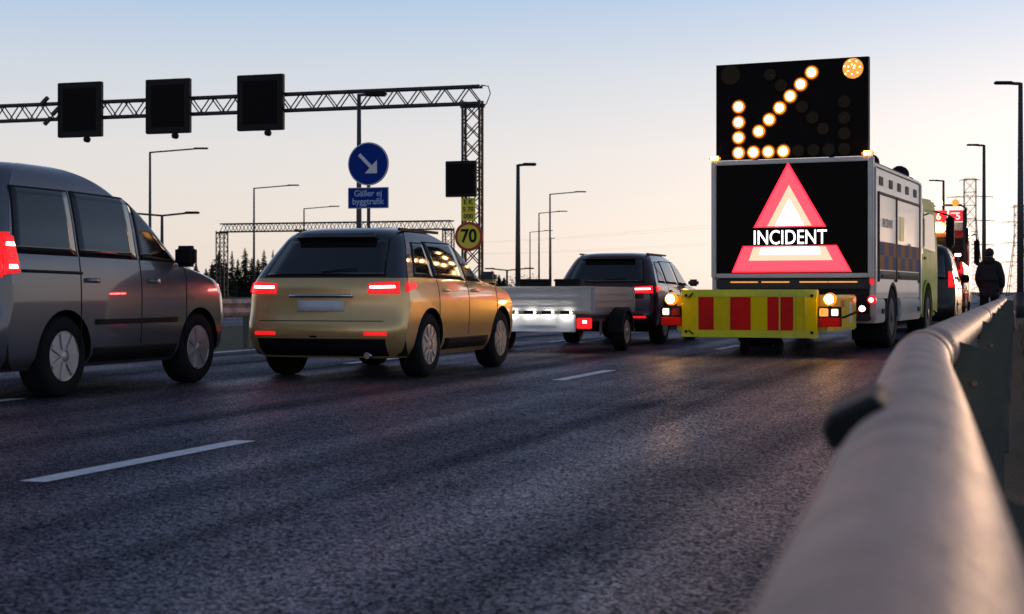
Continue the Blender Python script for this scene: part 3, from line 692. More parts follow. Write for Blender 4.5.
def two_tone(m, z, col):
    """the roof and pillars above the belt line are painted a second colour"""
    t = m.node_tree; b = t.nodes['Principled BSDF']; old = b.inputs['Base Color'].links[0].from_socket
    c = t.nodes.new('ShaderNodeTexCoord'); sp = t.nodes.new('ShaderNodeSeparateXYZ'); t.links.new(c.outputs['Object'], sp.inputs[0])
    g_ = t.nodes.new('ShaderNodeMath'); g_.operation = 'GREATER_THAN'; g_.inputs[1].default_value = z; t.links.new(sp.outputs['Z'], g_.inputs[0])
    mx = t.nodes.new('ShaderNodeMix'); mx.data_type = 'RGBA'; t.links.new(g_.outputs[0], mx.inputs[0]); t.links.new(old, mx.inputs[6]); mx.inputs[7].default_value = col + (1,)
    t.links.new(mx.outputs[2], b.inputs['Base Color'])
def make_suv(name, label, loc, head, col, paintname, L=4.6, H=1.62, group=None, gold=None, detail=True, lit_tail=True):
    t = thing(name, label, 'car', loc, head, group); P = paint(paintname, col); k = H / 1.62
    f = L
    sh = Shape([(0.22, .16, f - .22, .80, .16, .30), (0.34, .05, f - .06, .885, .16, .36), (0.50, .00, f, .915, .17, .42), (0.68, .05, f - .01, .925, .18, .44), (0.80, .07, f - .05, .925, .18, .45),
                (0.90 * k, .07, f - .16, .915, .18, .46), (0.98 * k, .08, f - .50, .90, .18, .46), (1.03 * k, .10, f - 1.02, .885, .18, .42), (1.08 * k, .13, f - 1.26, .865, .18, .34), (1.25 * k, .27, f - 1.52, .80, .18, .30),
                (1.42 * k, .42, f - 1.82, .725, .18, .30), (1.52 * k, .50, f - 2.08, .665, .20, .34), (1.575 * k, .60, f - 2.28, .60, .24, .36), (1.605 * k, .78, f - 2.5, .50, .28, .36), (1.62 * k, 1.1, f - 2.75, .36, .20, .24)])
    r = 0.345; wy = (0.86, L - 0.92)
    body_ = car_body(sh, t, P, wy, r)
    for y in wy:
        for s in (-1, 1): wheel(t, s * .885, y, r, .235, 'wheel', M_ALU, 10)
    # glass
    patch(sh, 'rear', [(-.66, 1.09 * k), (.66, 1.09 * k), (.56, 1.46 * k), (-.56, 1.46 * k)], .004, M_GLASS, 'rear_window', t)
    patch(sh, 'front', [(-.70, 1.08 * k), (.70, 1.08 * k), (.58, 1.50 * k), (-.58, 1.50 * k)], .004, M_GLASS, 'windscreen', t)
    for side in ('right', 'left'):
        patch(sh, side, [(.52, 1.09 * k), (1.02, 1.08 * k), (1.06, 1.43 * k), (.78, 1.43 * k)], .004, M_GLASS, 'quarter_window', t)
        patch(sh, side, [(1.08, 1.08 * k), (1.98, 1.06 * k), (1.98, 1.45 * k), (1.11, 1.445 * k)], .004, M_GLASS, 'side_window', t)
        patch(sh, side, [(2.05, 1.06 * k), (f - 1.62, 1.05 * k), (f - 2.10, 1.44 * k), (2.05, 1.45 * k)], .004, M_GLASS, 'side_window', t)
        patch(sh, side, [(1.32, .27), (f - 1.42, .27), (f - 1.42, .40), (1.32, .40)], .012, M_BLACK, 'sill_trim', t)
        for y in (1.10, 2.02, 3.02):   # door shut lines
            patch(sh, side, [(y, .42), (y + .012, .42), (y + .012, 1.05 * k), (y, 1.05 * k)], .0025, M_BLACK, 'door_gap', t, .002, 1, 10)
        for y in (1.20, 2.12): patch(sh, side, [(y, .90), (y + .20, .90), (y + .20, .935), (y, .935)], .022, P, 'door_handle', t, .01, 3, 2)
        s = 1 if side == 'right' else -1
        mr = box('door_mirror', min(s * .90, s * 1.09), max(s * .90, s * 1.09), f - 1.72, f - 1.60, 1.02 * k, 1.15 * k, P, t, .035, 3)
        bar('roof_rack_rail', (s * .60, .72, 1.585 * k), (s * .60, f - 2.3, 1.585 * k), .03, M_BLACK, t)
        # tail lamp wraps the corner
        tl = patch(sh, 'rear', [(s * .52, .88), (s * .84, .88), (s * .82, 1.02 * k), (s * .52, 1.00 * k)], .012, M_TLRED if lit_tail else M_TLOFF, 'tail_lamp', t)
        if lit_tail: patch(sh, 'rear', [(s * .54, .935), (s * .80, .94), (s * .79, .965), (s * .54, .96)], .016, M_TLHOT, 'tail_lamp_strip', tl, .002, 6, 2)
        patch(sh, side, [(.24, .90), (.50, .95), (.48, 1.00), (.27, 1.01 * k)], .010, M_TLRED, 'tail_lamp', t)
        patch(sh, 'rear', [(s * .50, .455), (s * .74, .455), (s * .74, .49), (s * .50, .49)], .01, M_TLRED if lit_tail else M_TLOFF, 'rear_reflector', t, .004, 4, 2)
        patch(sh, 'front', [(s * .42, .70), (s * .80, .74), (s * .80, .84), (s * .45, .80)], .010, M_WLAMP if False else M_CHROME, 'headlamp', t)
    patch(sh, 'rear', [(-.86, .24), (.86, .24), (.88, .42), (-.88, .42)], .012, M_BLACK, 'bumper_trim', t)
    patch(sh, 'rear', [(-.70, .60), (.70, .60), (.70, .607), (-.70, .607)], .003, M_BLACK, 'tailgate_gap', t, .002, 10, 1)
    patch(sh, 'rear', [(-.26, .70), (.26, .70), (.26, .81), (-.26, .81)], .012, M_SWHITE, 'number_plate', t, .004, 4, 2)
    patch(sh, 'rear', [(-.36, .84), (.36, .84), (.36, .875), (-.36, .875)], .018, M_CHROME, 'tailgate_trim', t, .004, 6, 2)
    patch(sh, 'rear', [(-.45, 1.475 * k), (.45, 1.475 * k), (.44, 1.53 * k), (-.44, 1.53 * k)], .09, P, 'roof_spoiler', t, .02, 8, 3)
    bar('wiper', (-.02, sh.rear_y(0, 1.13 * k) - .03, 1.12 * k), (.36, sh.rear_y(.3, 1.16 * k) - .03, 1.16 * k), .014, M_BLACK, t)
    patch(sh, 'rear', [(-.10, .435), (-.02, .435), (-.02, .45), (-.10, .45)], .01, M_BLACK, 'tow_cover', t, .003, 2, 1)
    tube('exhaust', [(.5, .1, .25), (.5, .6, .25)], .035, M_CHROME, t, 12)
    return t, sh

def make_van(name, label, loc, head, col, paintname, L=4.9, H=1.98, lower=None, lit_tail=True):
    t = thing(name, label, 'van', loc, head); P = paint(paintname, col); f = L; q = (L - 1.22) / 3.68
    sh = Shape([(0.24, .12, f - .22, .84, .10, .30), (0.36, .03, f - .05, .93, .12, .38), (0.55, .00, f, .95, .13, .42), (0.80, .04, f - .03, .955, .13, .44), (0.98, .05, f - .14, .95, .13, .44),
                (1.08, .055, f - .52, .94, .13, .42), (1.15, .06, f - .92, .93, .13, .36), (1.22, .07, f - 1.08, .915, .13, .32), (1.50, .12, f - 1.50, .865, .14, .30), (1.75, .18, f - 1.90, .805, .16, .32),
                (1.87, .25, f - 2.15, .75, .20, .36), (1.94, .36, f - 2.4, .66, .26, .38), (1.965, .5, f - 2.6, .56, .28, .36), (1.98, .8, f - 2.9, .40, .22, .24)])
    r = 0.345; wy = (0.95, L - 0.93)
    car_body(sh, t, P, wy, r)
    for y in wy:
        for s in (-1, 1): wheel(t, s * .915, y, r, .235, 'wheel', M_ALU, 7)
    patch(sh, 'rear', [(-.74, 1.20), (.74, 1.20), (.68, 1.74), (-.68, 1.74)], .004, M_GLASS, 'rear_window', t)
    patch(sh, 'front', [(-.76, 1.21), (.76, 1.21), (.66, 1.80), (-.66, 1.80)], .004, M_GLASS, 'windscreen', t)
    for side in ('right', 'left'):
        s = 1 if side == 'right' else -1
        patch(sh, side, [(.30, 1.21), (1.42 * q, 1.20), (1.42 * q, 1.73), (.38, 1.73)], .004, M_GLASS, 'side_window', t)
        patch(sh, side, [(1.50 * q, 1.20), (2.62 * q, 1.19), (2.62 * q, 1.72), (1.50 * q, 1.73)], .004, M_GLASS, 'side_window', t)
        patch(sh, side, [(2.72 * q, 1.19), (f - 1.34, 1.18), (max(f - 1.98, 2.72 * q + .06), 1.67), (2.72 * q, 1.70)], .004, M_GLASS, 'side_window', t)
        for y in (1.46 * q, 2.67 * q, 3.70 * q): patch(sh, side, [(y, .42), (y + .013, .42), (y + .013, 1.18), (y, 1.18)], .0025, M_BLACK, 'door_gap', t, .002, 1, 10)
        patch(sh, side, [(1.50 * q, 1.03), (.36, 1.04), (.36, 1.065), (1.50 * q, 1.055)][::-1], .006, M_BLACK, 'slide_rail', t, .002, 10, 1)
        for y in (1.55 * q, 2.80 * q): patch(sh, side, [(y, .96), (y + .20, .96), (y + .20, 1.0), (y, 1.0)], .022, P, 'door_handle', t, .01, 3, 2)
        patch(sh, side, [(1.38, .27), (f - 1.38, .27), (f - 1.38, .40), (1.38, .40)], .012, M_BLACK, 'sill_trim', t)
        patch(sh, side, [(1.38, .60), (f - 1.38, .60), (f - 1.38, .645), (1.38, .645)], .012, M_BLACK, 'rub_strip', t)
        box('door_mirror', min(s * .93, s * 1.14), max(s * .93, s * 1.14), f - 1.42, f - 1.30, 1.12, 1.32, M_BLACK, t, .035, 3)
        tl = patch(sh, 'rear', [(s * .78, 1.0), (s * .89, 1.0), (s * .87, 1.36), (s * .78, 1.36)], .014, M_TLRED if lit_tail else M_TLOFF, 'tail_lamp', t)
        t2 = patch(sh, side, [(.14, 1.02), (.33, 1.04), (.30, 1.33), (.20, 1.34)], .010, M_TLRED if lit_tail else M_TLOFF, 'tail_lamp', t)
        if lit_tail:
            for z in (1.07, 1.25): patch(sh, side, [(.19, z), (.30, z), (.29, z + .03), (.20, z + .03)], .014, M_TLHOT, 'tail_lamp_strip', t2, .002, 4, 2)
        patch(sh, 'front', [(s * .46, .78), (s * .84, .82), (s * .84, .96), (s * .50, .92)], .010, M_CHROME, 'headlamp', t)
    patch(sh, 'rear', [(-.90, .26), (.90, .26), (.92, .46), (-.92, .46)], .012, M_BLACK, 'bumper_trim', t)
    patch(sh, 'rear', [(-.26, .72), (.26, .72), (.26, .83), (-.26, .83)], .012, M_SWHITE, 'number_plate', t, .004, 4, 2)
    patch(sh, 'rear', [(-.004, 1.19), (.004, 1.19), (.004, .50), (-.004, .50)], .003, M_BLACK, 'door_gap', t, .002, 1, 10)
    return t, sh

def lane_pos(px, off_, z=0.0):
    """road point on the lane at distance off_ from the rail that is seen towards px"""
    k = (px - 512) / 1540; b = P0 + NL * off_
    s = (k * b.y - b.x) / (D.x - k * D.y)
    return road(s, off_, z)
two_tone(paint('champagne_paint', (0.80, 0.52, 0.21)), 1.045, (0.045, 0.048, 0.06))
# the van nearest on the left
p = road(10.45, 8.4)
make_van('passing_van', 'slate grey van nearest on the left, cut off by the photo edge', tuple(p), HEAD, (0.12, 0.125, 0.15), 'slate_paint', 4.15)[0].scale = (1, 1, 1.02)
p = lane_pos(318, 6.55)
make_suv('passing_suv', 'champagne gold car with dark roof and lit tail lamps, behind the slate grey van', tuple(p), HEAD, (0.80, 0.52, 0.21), 'champagne_paint', 4.15, 1.60)
p = lane_pos(603, 6.45)
make_suv('towing_car', 'dark red car pulling the pale box trailer', tuple(p), HEAD, (0.05, 0.006, 0.009), 'dark_red_paint', 4.5, 1.60)
car_s = (p - road(0, 6.45)).dot(D)
# trailer
p = lane_pos(540, 6.45)
TR = thing('trailer', 'low silver trailer with white light board hitched to the dark red car', 'trailer', tuple(p), HEAD)
ts = (p - road(0, 6.45)).dot(D)
TL = max(1.8, car_s - ts - 1.15)
box('floor', -.80, .80, .03, TL, .50, .56, M_DARKST, TR, .01)
tb = box('tailboard', -.80, .80, -.02, .02, .58, .98, M_ALU, TR, .012)
for z in (.66, .76, .86): box('board_rib', -.78, .78, -.032, -.018, z, z + .03, M_ALU, tb, .004)
for s in (-1, 1):
    sd_ = box('side_board', s * .82 - .02, s * .82 + .02, .0, TL, .58, .98, M_ALU, TR, .012)
    for z in (.66, .76, .86): box('board_rib', s * .845 - .008, s * .845 + .008, .02, TL - .02, z, z + .03, M_ALU, sd_, .004)
    wheel(TR, s * 1.02, TL * .48, .29, .18, 'wheel', M_ALU)
    arch(TR, s * .82, s * 1.05, TL * .48, .29, .33, M_BLACK, 'mudguard')
    tl = box('tail_lamp', s * .69 - .115, s * .69 + .115, -.055, -.02, .36, .52, M_TLRED, TR, .01)
    box('tail_lamp_core', s * .70 - .03, s * .70 + .03, -.06, -.05, .44, .48, M_TLHOT, tl, .004)
box('front_board', -.80, .80, TL - .02, TL + .02, .58, .98, M_ALU, TR, .012)
box('light_board', -.56, .56, -.05, -.015, .31, .57, M_SWHITE, TR, .01)
for x in (-.42, -.14, .14, .42):
    box('plate_lamp', x - .06, x + .06, -.11, -.08, .585, .605, emit('plate_lamp_lit', (1.0, .93, .8), 50.0), TR, .004); box('lamp_hood', x - .075, x + .075, -.125, -.113, .574, .625, M_BLACK, TR, .003); box('lamp_bracket', x - .02, x + .02, -.08, -.02, .59, .61, M_BLACK, TR)
box('number_plate', -.26, .26, -.06, -.05, .40, .51, M_SWHITE, TR, .003)
for z in (.60, .97): bar('rail_trim', (-.82, -.03, z), (.82, -.03, z), .03, M_CHROME, TR)
tube('drawbar', [(0, TL * .5, .47), (0, TL + .6, .44), (0, TL + 1.18, .42)], .04, M_GALV, TR, 10)
bar('jockey_wheel_leg', (.12, TL + .55, .18), (.12, TL + .55, .75), .045, M_GALV, TR, True)
for x, y in ((-.35, .9), (.15, 1.1)):   # two dark crates standing in the trailer
    cr_ = thing('crate', ('left' if x < 0 else 'right') + ' one of two black crates standing in the silver trailer', 'crate', tuple(p + D * y + NL * (-x) + Vector((0, 0, .56))), HEAD, 'crates in the trailer')
    box('crate_wall', -.2, .2, -.16, -.13, 0, .52, M_BLACK, cr_, .008); box('crate_wall', -.2, .2, .13, .16, 0, .52, M_BLACK, cr_, .008)
    box('crate_wall', -.2, -.17, -.13, .13, 0, .52, M_BLACK, cr_, .004); box('crate_wall', .17, .2, -.13, .13, 0, .52, M_BLACK, cr_, .004)
    box('crate_rim', -.215, .215, -.175, .175, .50, .54, M_BLACK, cr_, .01); box('crate_floor', -.18, .18, -.14, .14, .0, .03, M_BLACK, cr_)

paint('black_paint', (0.006, 0.006, 0.008), 0.0, 0.35, 0.15)
# black van and red recovery truck ahead of the incident truck
def off_of(X, Y): v = Vector((X, Y, 0)) - P0; return v.dot(NL), v.dot(D)
o_, s_ = off_of((956 - 512) / 1540 * 34, 34)
make_van('parked_van', 'black van with lit tail lamps parked just ahead of the incident truck', tuple(road(s_, o_ + 0.95)), HEAD, (0.012, 0.013, 0.016), 'black_paint', 5.0, 2.0, lower=1)
o_, s_ = off_of((972 - 512) / 1540 * 42.5, 42.5)
RT = thing('recovery_truck', 'red recovery truck with number boards and amber beacons beyond the black van', 'truck', tuple(road(s_, o_ + 1.45)), HEAD)
box('chassis', -.5, .5, .1, 8.2, .55, .80, M_BLACK, RT, .02)
box('tow_body', -1.2, 1.2, .4, 4.6, .82, 1.75, M_REDP, RT, .05)
box('side_panel', 1.20, 1.22, .6, 4.4, .95, 1.60, M_REDP, RT, .006)
for k in range(4):
    plate_ = prism_x('side_stripe', [(.8 + .9 * k, 1.0), (1.2 + .9 * k, 1.0), (1.6 + .9 * k, 1.55), (1.2 + .9 * k, 1.55)], 1.222, 1.226, M_YEL if k % 2 else M_SWHITE, RT)
rc = prism_x('cab', [(5.3, .55), (7.9, .5), (8.0, 1.5), (7.7, 2.7), (7.3, 2.95), (5.3, 2.95)], -1.22, 1.22, M_REDP, RT, .06)
prism_x('side_window', [(5.9, 1.7), (7.6, 1.65), (7.4, 2.5), (5.9, 2.5)], 1.21, 1.228, M_GLASS, rc)
box('rear_window', -.8, .8, 5.26, 5.31, 1.9, 2.6, M_GLASS, rc, .01)
box('headboard', -1.15, 1.15, 4.75, 4.85, 1.7, 2.55, M_BLACK, RT, .02)
# gantry frame with the lit number boards
for x in (-1.1, 0.0, 1.1): bar('board_mast', (x, 4.7, 1.7), (x, 4.7, 3.40), .08, M_DARKST, RT)
tube('roll_hoop', [(-1.15, 4.7, 2.4), (-1.15, 4.7, 3.46), (-1.0, 4.7, 3.56), (1.0, 4.7, 3.56), (1.15, 4.7, 3.46), (1.15, 4.7, 2.4)], .035, M_DARKST, RT, 10)
for x0, x1, s in ((-.14, .60, '6'), (.66, 1.06, '5')):
    nb = box('number_board', x0, x1, 4.60, 4.66, 3.06, 3.40, M_WRED, RT, .01)
    text('number', s, .30, x0 + (x1 - x0) * .66, 3.21, 4.595, emit('white_board_lit', (1, .95, .95), .9, (.6, .6, .6)), nb, extrude=.004, bold=.006)
    box('small_bar', x0 + .05, x0 + .26, 4.592, 4.60, 3.29, 3.33, MATS['white_board_lit'], nb)
    box('light_panel', x0, x1, 4.60, 4.66, 2.78, 3.03, mat('pale_panel', (.6, .58, .55), .4), RT, .01)
for x, z, m in ((.36, 3.62, M_BEAC), (.30, 2.90, M_BEAC), (.85, 3.62, M_AMB2)):
    bb = lathe_y('beacon', [(.06, 4.55), (.11, 4.50), (.11, 4.47), (.05, 4.44)], m, RT, (x, 0, z), 14)
box('work_lamp', .02, .52, 4.50, 4.58, 2.74, 2.90, M_BEAC, RT, .02)
for k in range(4): box('side_marker', 1.222, 1.24, .7 + 1.0 * k, .82 + 1.0 * k, .86, .92, M_TLRED if k != 1 else M_AMB2, RT, .004)
for z in (1.15, 1.45, 1.9): box('rear_strobe', .98, 1.14, .36, .40, z, z + .07, M_TLHOT if z > 1.8 else M_TLRED, RT, .006)
bar('strobe_mast', (1.06, .42, 1.7), (1.06, .42, 2.0), .05, M_DARKST, RT)
tube('tow_boom', [(0, 3.6, 1.6), (0, 1.2, 2.4), (0, .2, 2.2)], [.13, .11, .09], M_REDP, RT, 12)
box('under_lift', -.9, .9, -.5, .2, .35, .55, M_BLACK, RT, .03)
mm = box('mirror', 1.32, 1.50, 7.3, 7.42, 1.75, 2.6, M_BLACK, RT, .05)
tube('mirror_arm', [(1.18, 7.2, 2.7), (1.38, 7.35, 2.75), (1.42, 7.36, 2.5)], .025, M_BLACK, RT, 8)
for s in (-1, 1):
    for y in (1.6, 2.8, 6.6): wheel(RT, s * 1.22, y, .50, .34, 'wheel', M_DARKST)
    arch(RT, s * .85, s * 1.24, 1.6, .50, .56, M_REDP, 'mudguard'); arch(RT, s * .85, s * 1.24, 2.8, .50, .56, M_REDP, 'mudguard')
    tl = box('tail_lamp', s * 1.0 - .12, s * 1.0 + .12, .34, .40, .9, 1.05, M_TLRED, RT, .01)
    box('side_light_bar', s * 1.16 - .03, s * 1.16 + .03, .34, .40, 1.4, 1.75, M_TLRED, RT, .01)

# ------------------------------------------------------------------ person by the far end of the guardrail
def skin_mesh(name, verts, edges, radii, m, parent, sub=2, root=0):
    me = bpy.data.meshes.new(name); me.from_pydata([tuple(v) for v in verts], edges, [])
    o = bpy.data.objects.new(name, me); COL.objects.link(o)
    md = o.modifiers.new('skin', 'SKIN'); md.use_smooth_shade = True
    sv = me.skin_vertices[0].data
    for i, r in enumerate(radii): sv[i].radius = r if isinstance(r, tuple) else (r, r); sv[i].use_root = (i == root)
    sb = o.modifiers.new('sub', 'SUBSURF'); sb.levels = sub; sb.render_levels = sub
    apply_mods(o); o.data.materials.clear(); o.data.materials.append(m)
    for p_ in o.data.polygons: p_.use_smooth = True
    o.parent = parent
    return o
M_JACK = mat('dark_jacket', (0.014, 0.014, 0.018), 0.85, var=0.3, vscale=9, bump=0.5, bscale=14)
M_TROU = mat('dark_trousers', (0.012, 0.013, 0.018), 0.85, var=0.3, vscale=9, bump=0.4, bscale=16)
M_SKIN = mat('skin', (0.42, 0.25, 0.18), 0.55, var=0.08)
M_HAIR = mat('dark_hair', (0.012, 0.009, 0.007), 0.6, var=0.3, vscale=40)
pp = at(989.5, 34.5)
V = [(0, 0, .95), (0, 0, 1.12), (0, .01, 1.32), (0, .02, 1.46), (0, .02, 1.54), (0, .0, 1.63), (0, -.005, 1.72),       # pelvis..head 0-6
     (-.17, .02, 1.42), (-.24, .00, 1.16), (-.20, .14, .95), (-.18, .20, .88),                                            # left arm 7-10
     (.17, .02, 1.42), (.25, .00, 1.16), (.22, .13, .95), (.20, .19, .88),                                               # right arm 11-14
     (-.10, 0, .88), (-.12, .03, .50), (-.13, -.02, .10), (-.14, .12, .045),                                              # left leg 15-18
     (.10, 0, .88), (.12, .02, .50), (.13, -.02, .10), (.14, .12, .045)]
E = [(0, 1), (1, 2), (2, 3), (3, 4), (4, 5), (5, 6), (3, 7), (7, 8), (8, 9), (9, 10), (3, 11), (11, 12), (12, 13), (13, 14), (0, 15), (15, 16), (16, 17), (17, 18), (0, 19), (19, 20), (20, 21), (21, 22)]
RD = [(.16, .12), (.155, .115), (.18, .12), (.13, .10), .06, (.085, .10), (.075, .09), .07, .052, .042, .035, .07, .052, .042, .035, .095, .065, .05, .042, .095, .065, .05, .042]
body_ = skin_mesh('person', V, E, RD, M_SKIN, None)
tag(body_, 'person in dark clothes standing with back turned by the far guardrail end', 'person')
body_.location = pp; body_.scale = (1.08, 1.05, 1.04); body_.rotation_euler = (0, 0, R(-30))
skin_mesh('jacket', [V[i] for i in (0, 1, 2, 3)] + [(0, -.04, 1.53)] + V[7:10] + V[11:14] + [(0, 0, .80)], [(0, 1), (1, 2), (2, 3), (3, 4), (3, 5), (5, 6), (6, 7), (3, 8), (8, 9), (9, 10), (0, 11)],
          [(.20, .16), (.195, .15), (.215, .155), (.16, .13), (.105, .10), .095, .08, .07, .095, .08, .07, (.205, .165)], M_JACK, body_)
skin_mesh('trousers', [V[0]] + V[15:18] + V[19:22], [(0, 1), (1, 2), (2, 3), (0, 4), (4, 5), (5, 6)], [(.175, .135), .115, .088, .075, .115, .088, .075], M_TROU, body_)
bm = bmesh.new(); bmesh.ops.create_icosphere(bm, subdivisions=3, radius=1)
for v in bm.verts: v.co = Vector((v.co.x * .094, v.co.y * .112 - .012, v.co.z * .105 + 1.71)) * 1.0 + Vector((0, 0, random.uniform(-.004, .004)))
from_bm('hair', bm, M_HAIR, body_, True)
bm = bmesh.new(); bmesh.ops.create_icosphere(bm, subdivisions=3, radius=1)
for v in bm.verts: v.co = Vector((v.co.x * .125, v.co.y * .115 - .045, v.co.z * .085 + 1.545))
from_bm('hood', bm, M_JACK, body_, True)
for s in (-1, 1):
    hx, hy = s * .19, .20
    for k in range(4):   # fingers rooted in the hand, curled forward
        a = hx + s * (-.022 + .015 * k) 
        tube('finger', [(a, hy + .01, .875), (a, hy + .045, .845 - .004 * k), (a - s * .004, hy + .05, .81 + .004 * abs(k - 1))], [.010, .009, .007], M_SKIN, body_, 6)
    tube('thumb', [(hx - s * .025, hy, .885), (hx - s * .045, hy + .03, .865), (hx - s * .045, hy + .05, .84)], [.011, .010, .008], M_SKIN, body_, 6)
    box('shoe', s * .135 - .05, s * .135 + .05, -.09, .20, 0.0, .10, M_BLACK, body_, .035, 3)

# ------------------------------------------------------------------ gantries
def gantry(name, label, pr, heading, span, zb, zt, ncell, colw, depth, m, group=None, left_col=False, dx=0.0):
    """lattice portal: local x runs left (negative) from the right column at the origin"""
    g_ = thing(name, label, 'gantry', tuple(pr), heading, group)
    th = (zt - zb) * 0.125
    for y in (0, depth):
        for z in (zb, zt): bar('chord', (colw / 2, y, z), (-span, y, z), th * 1.25, m, g_)
    cw = span / ncell
    for k in range(ncell):
        x0 = colw / 2 - k * (span + colw / 2) / ncell; x1 = colw / 2 - (k + 1) * (span + colw / 2) / ncell; xm = (x0 + x1) / 2
        for y in (0, depth):
            bar('brace', (x0, y, zb), (xm, y, zt), th * .5, m, g_); bar('brace', (xm, y, zt), (x1, y, zb), th * .5, m, g_)
        bar('cross_tie', (x0, 0, zb), (x0, depth, zb), th * .5, m, g_); bar('cross_tie', (x0, 0, zt), (x1, depth, zt), th * .5, m, g_)
    for cx in ([0] + ([-span] if left_col else [])):
        for dxx in (-colw / 2, colw / 2):
            for y in (0, depth): bar('column_leg', (cx + dxx, y, -.05), (cx + dxx, y, zb + .1), th * 1.0, m, g_)
        n = max(6, int(zb / (colw * .95)))
        for k in range(n):
            z0, z1 = zb * k / n, zb * (k + 1) / n
            for y in (0, depth):
                bar('column_brace', (cx - colw / 2, y, z0), (cx + colw / 2, y, z1), th * .45, m, g_); bar('column_brace', (cx + colw / 2, y, z0), (cx - colw / 2, y, z1), th * .45, m, g_)
            for dxx in (-colw / 2, colw / 2):
                bar('column_brace', (cx + dxx, 0, z0 if k % 2 else z1), (cx + dxx, depth, z1 if k % 2 else z0), th * .45, m, g_)
        bar('column_head', (cx - colw * .7, depth / 2, zb - .08), (cx + colw * .7, depth / 2, zb - .08), th * 1.8, m, g_)
    return g_
GY = 52.0; gpos = at(471, GY); GH = 17.0
G = gantry('sign_gantry', 'dark lattice gantry with three black overhead sign boards', gpos, GH, 26, 7.28, 7.85, 30, .60, .32, M_DARKST)
gr_ = Vector((math.cos(R(GH)), -math.sin(R(GH)), 0))
def gx(px):   # local x on the gantry line seen towards px
    k = (px - 512) / 1540
    return (k * gpos.y - gpos.x) / (gr_.x - k * gr_.y)
for i, (a, b, nm) in enumerate(((60.5, 103.5, 'leftmost'), (148, 191.5, 'middle'), (239, 284.5, 'rightmost'))):
    x0, x1 = gx(a), gx(b); w_ = x1 - x0; zc = 7.55
    sgn = thing('overhead_sign', nm + ' black overhead sign board hung on the near gantry', 'sign', tuple(gpos + gr_ * ((x0 + x1) / 2 + .06) + Vector((0, 0, zc))), GH, 'overhead signs')
    hh = w_ * 0.555
    box('cabinet', -w_ / 2, w_ / 2, -.28, -.08, -hh, hh, M_BLACK, sgn, .02)
    box('display', -w_ / 2 + .22, w_ / 2 - .22, -.292, -.278, -hh + .22, hh - .22, M_SCREEN, sgn, .004)
    for s in (-1, 1): box('edge_trim', s * (w_ / 2 - .04) - .03, s * (w_ / 2 - .04) + .03, -.296, -.278, -hh + .02, hh - .02, M_BLACK, sgn, .004)
    cm = lathe_y('camera_pod', [(.05, -.35), (.11, -.32), (.11, -.16), (.05, -.12)], M_BLACK, sgn, (w_ * .17, 0, -hh - .10), 12)
    bar('pod_stem', (w_ * .17, -.24, -hh - .06), (w_ * .17, -.24, -hh + .02), .05, M_BLACK, cm)
for x, z in ((gx(46), 7.95), (gx(49), 7.2), (gx(57), 7.55)):
    bar('joint_plate', (x - .15, -.06, z - .12), (x + .12, -.06, z + .12), .12, M_DARKST, G)
# hanging cable loop at the corner
tube('cable_loop', [(.30, .2, 7.9), (.55, .2, 7.85), (.62, .2, 7.6), (.50, .2, 7.3), (.33, .2, 7.1)], .018, M_BLACK, G, 6)
tag(gantry('sign_gantry', 'x', at(447, 150), 17.3, 24.6, 7.05, 7.85, 30, .9, .8, M_DARKST, None, True), 'small distant lattice gantry beyond the blue sign', 'gantry')
gg = [o for o in bpy.data.objects if o.get('label') == 'small distant lattice gantry beyond the blue sign'][0]
# boards fixed on the near column
cb = thing('column_board', 'small square black board on the gantry column above the yellow plate', 'sign', tuple(at(461.5, GY - .5) + Vector((0, 0, 0))), GH)
def zy(py, Y): return CAMZ - (py - 292) / 1540 * Y
box('board', -.54, .54, -.10, .05, zy(197, GY - .5), zy(161, GY - .5), M_BLACK, cb, .02); box('display', -.46, .46, -.112, -.098, zy(194, GY - .5), zy(164, GY - .5), M_SCREEN, cb, .004)
for z in (zy(190, GY), zy(168, GY)): bar('bracket', (-.05, .03, z), (.55, .42, z), .05, M_DARKST, cb)
yp = thing('yellow_plate', 'small yellow text plate on the gantry column above the speed sign', 'sign', tuple(at(468.5, GY - .5)), GH)
z0, z1 = zy(221, GY - .5), zy(198, GY - .5)
box('plate', -.25, .25, -.03, .0, z0, z1, M_SYEL, yp, .006)
for i, s in enumerate(('E K', 'S 70', '000')): text('lettering', s, .22, 0, z1 - .14 - .24 * i, -.034, M_SBLK, yp, extrude=.002, bold=.004)
bar('bracket', (0, -.01, (z0 + z1) / 2), (0.02, .45, (z0 + z1) / 2), .05, M_DARKST, yp)
def ring_disc(name, x, z, r0, r1, y0, y1, m, parent, seg=40): return lathe_y(name, [(r0, y1), (r0, y0), (r1, y0), (r1, y1)], m, parent, (x, 0, z), seg)
s7 = thing('speed_sign', 'round yellow 70 speed limit sign with red rim', 'sign', tuple(at(469, GY - .6)), GH)
zc = zy(236.5, GY - .6); r_ = .495
lathe_y('sign_back', [(r_, -.02), (r_, .0)], M_SBACK, s7, (0, 0, zc), 40)
lathe_y('rim', [(r_ * .995, -.026), (r_ * .995, -.02)], M_SRED, s7, (0, 0, zc), 40)
lathe_y('face', [(r_ * .80, -.032), (r_ * .80, -.024)], M_SYEL, s7, (0, 0, zc), 40)
text('speed_number', '70', .62, 0, zc, -.036, M_SBLK, s7, sx=.92, extrude=.003, bold=.016)
for z in (zc - .2, zc + .2): bar('bracket', (0, .0, z), (0.02, .55, z), .05, M_DARKST, s7)

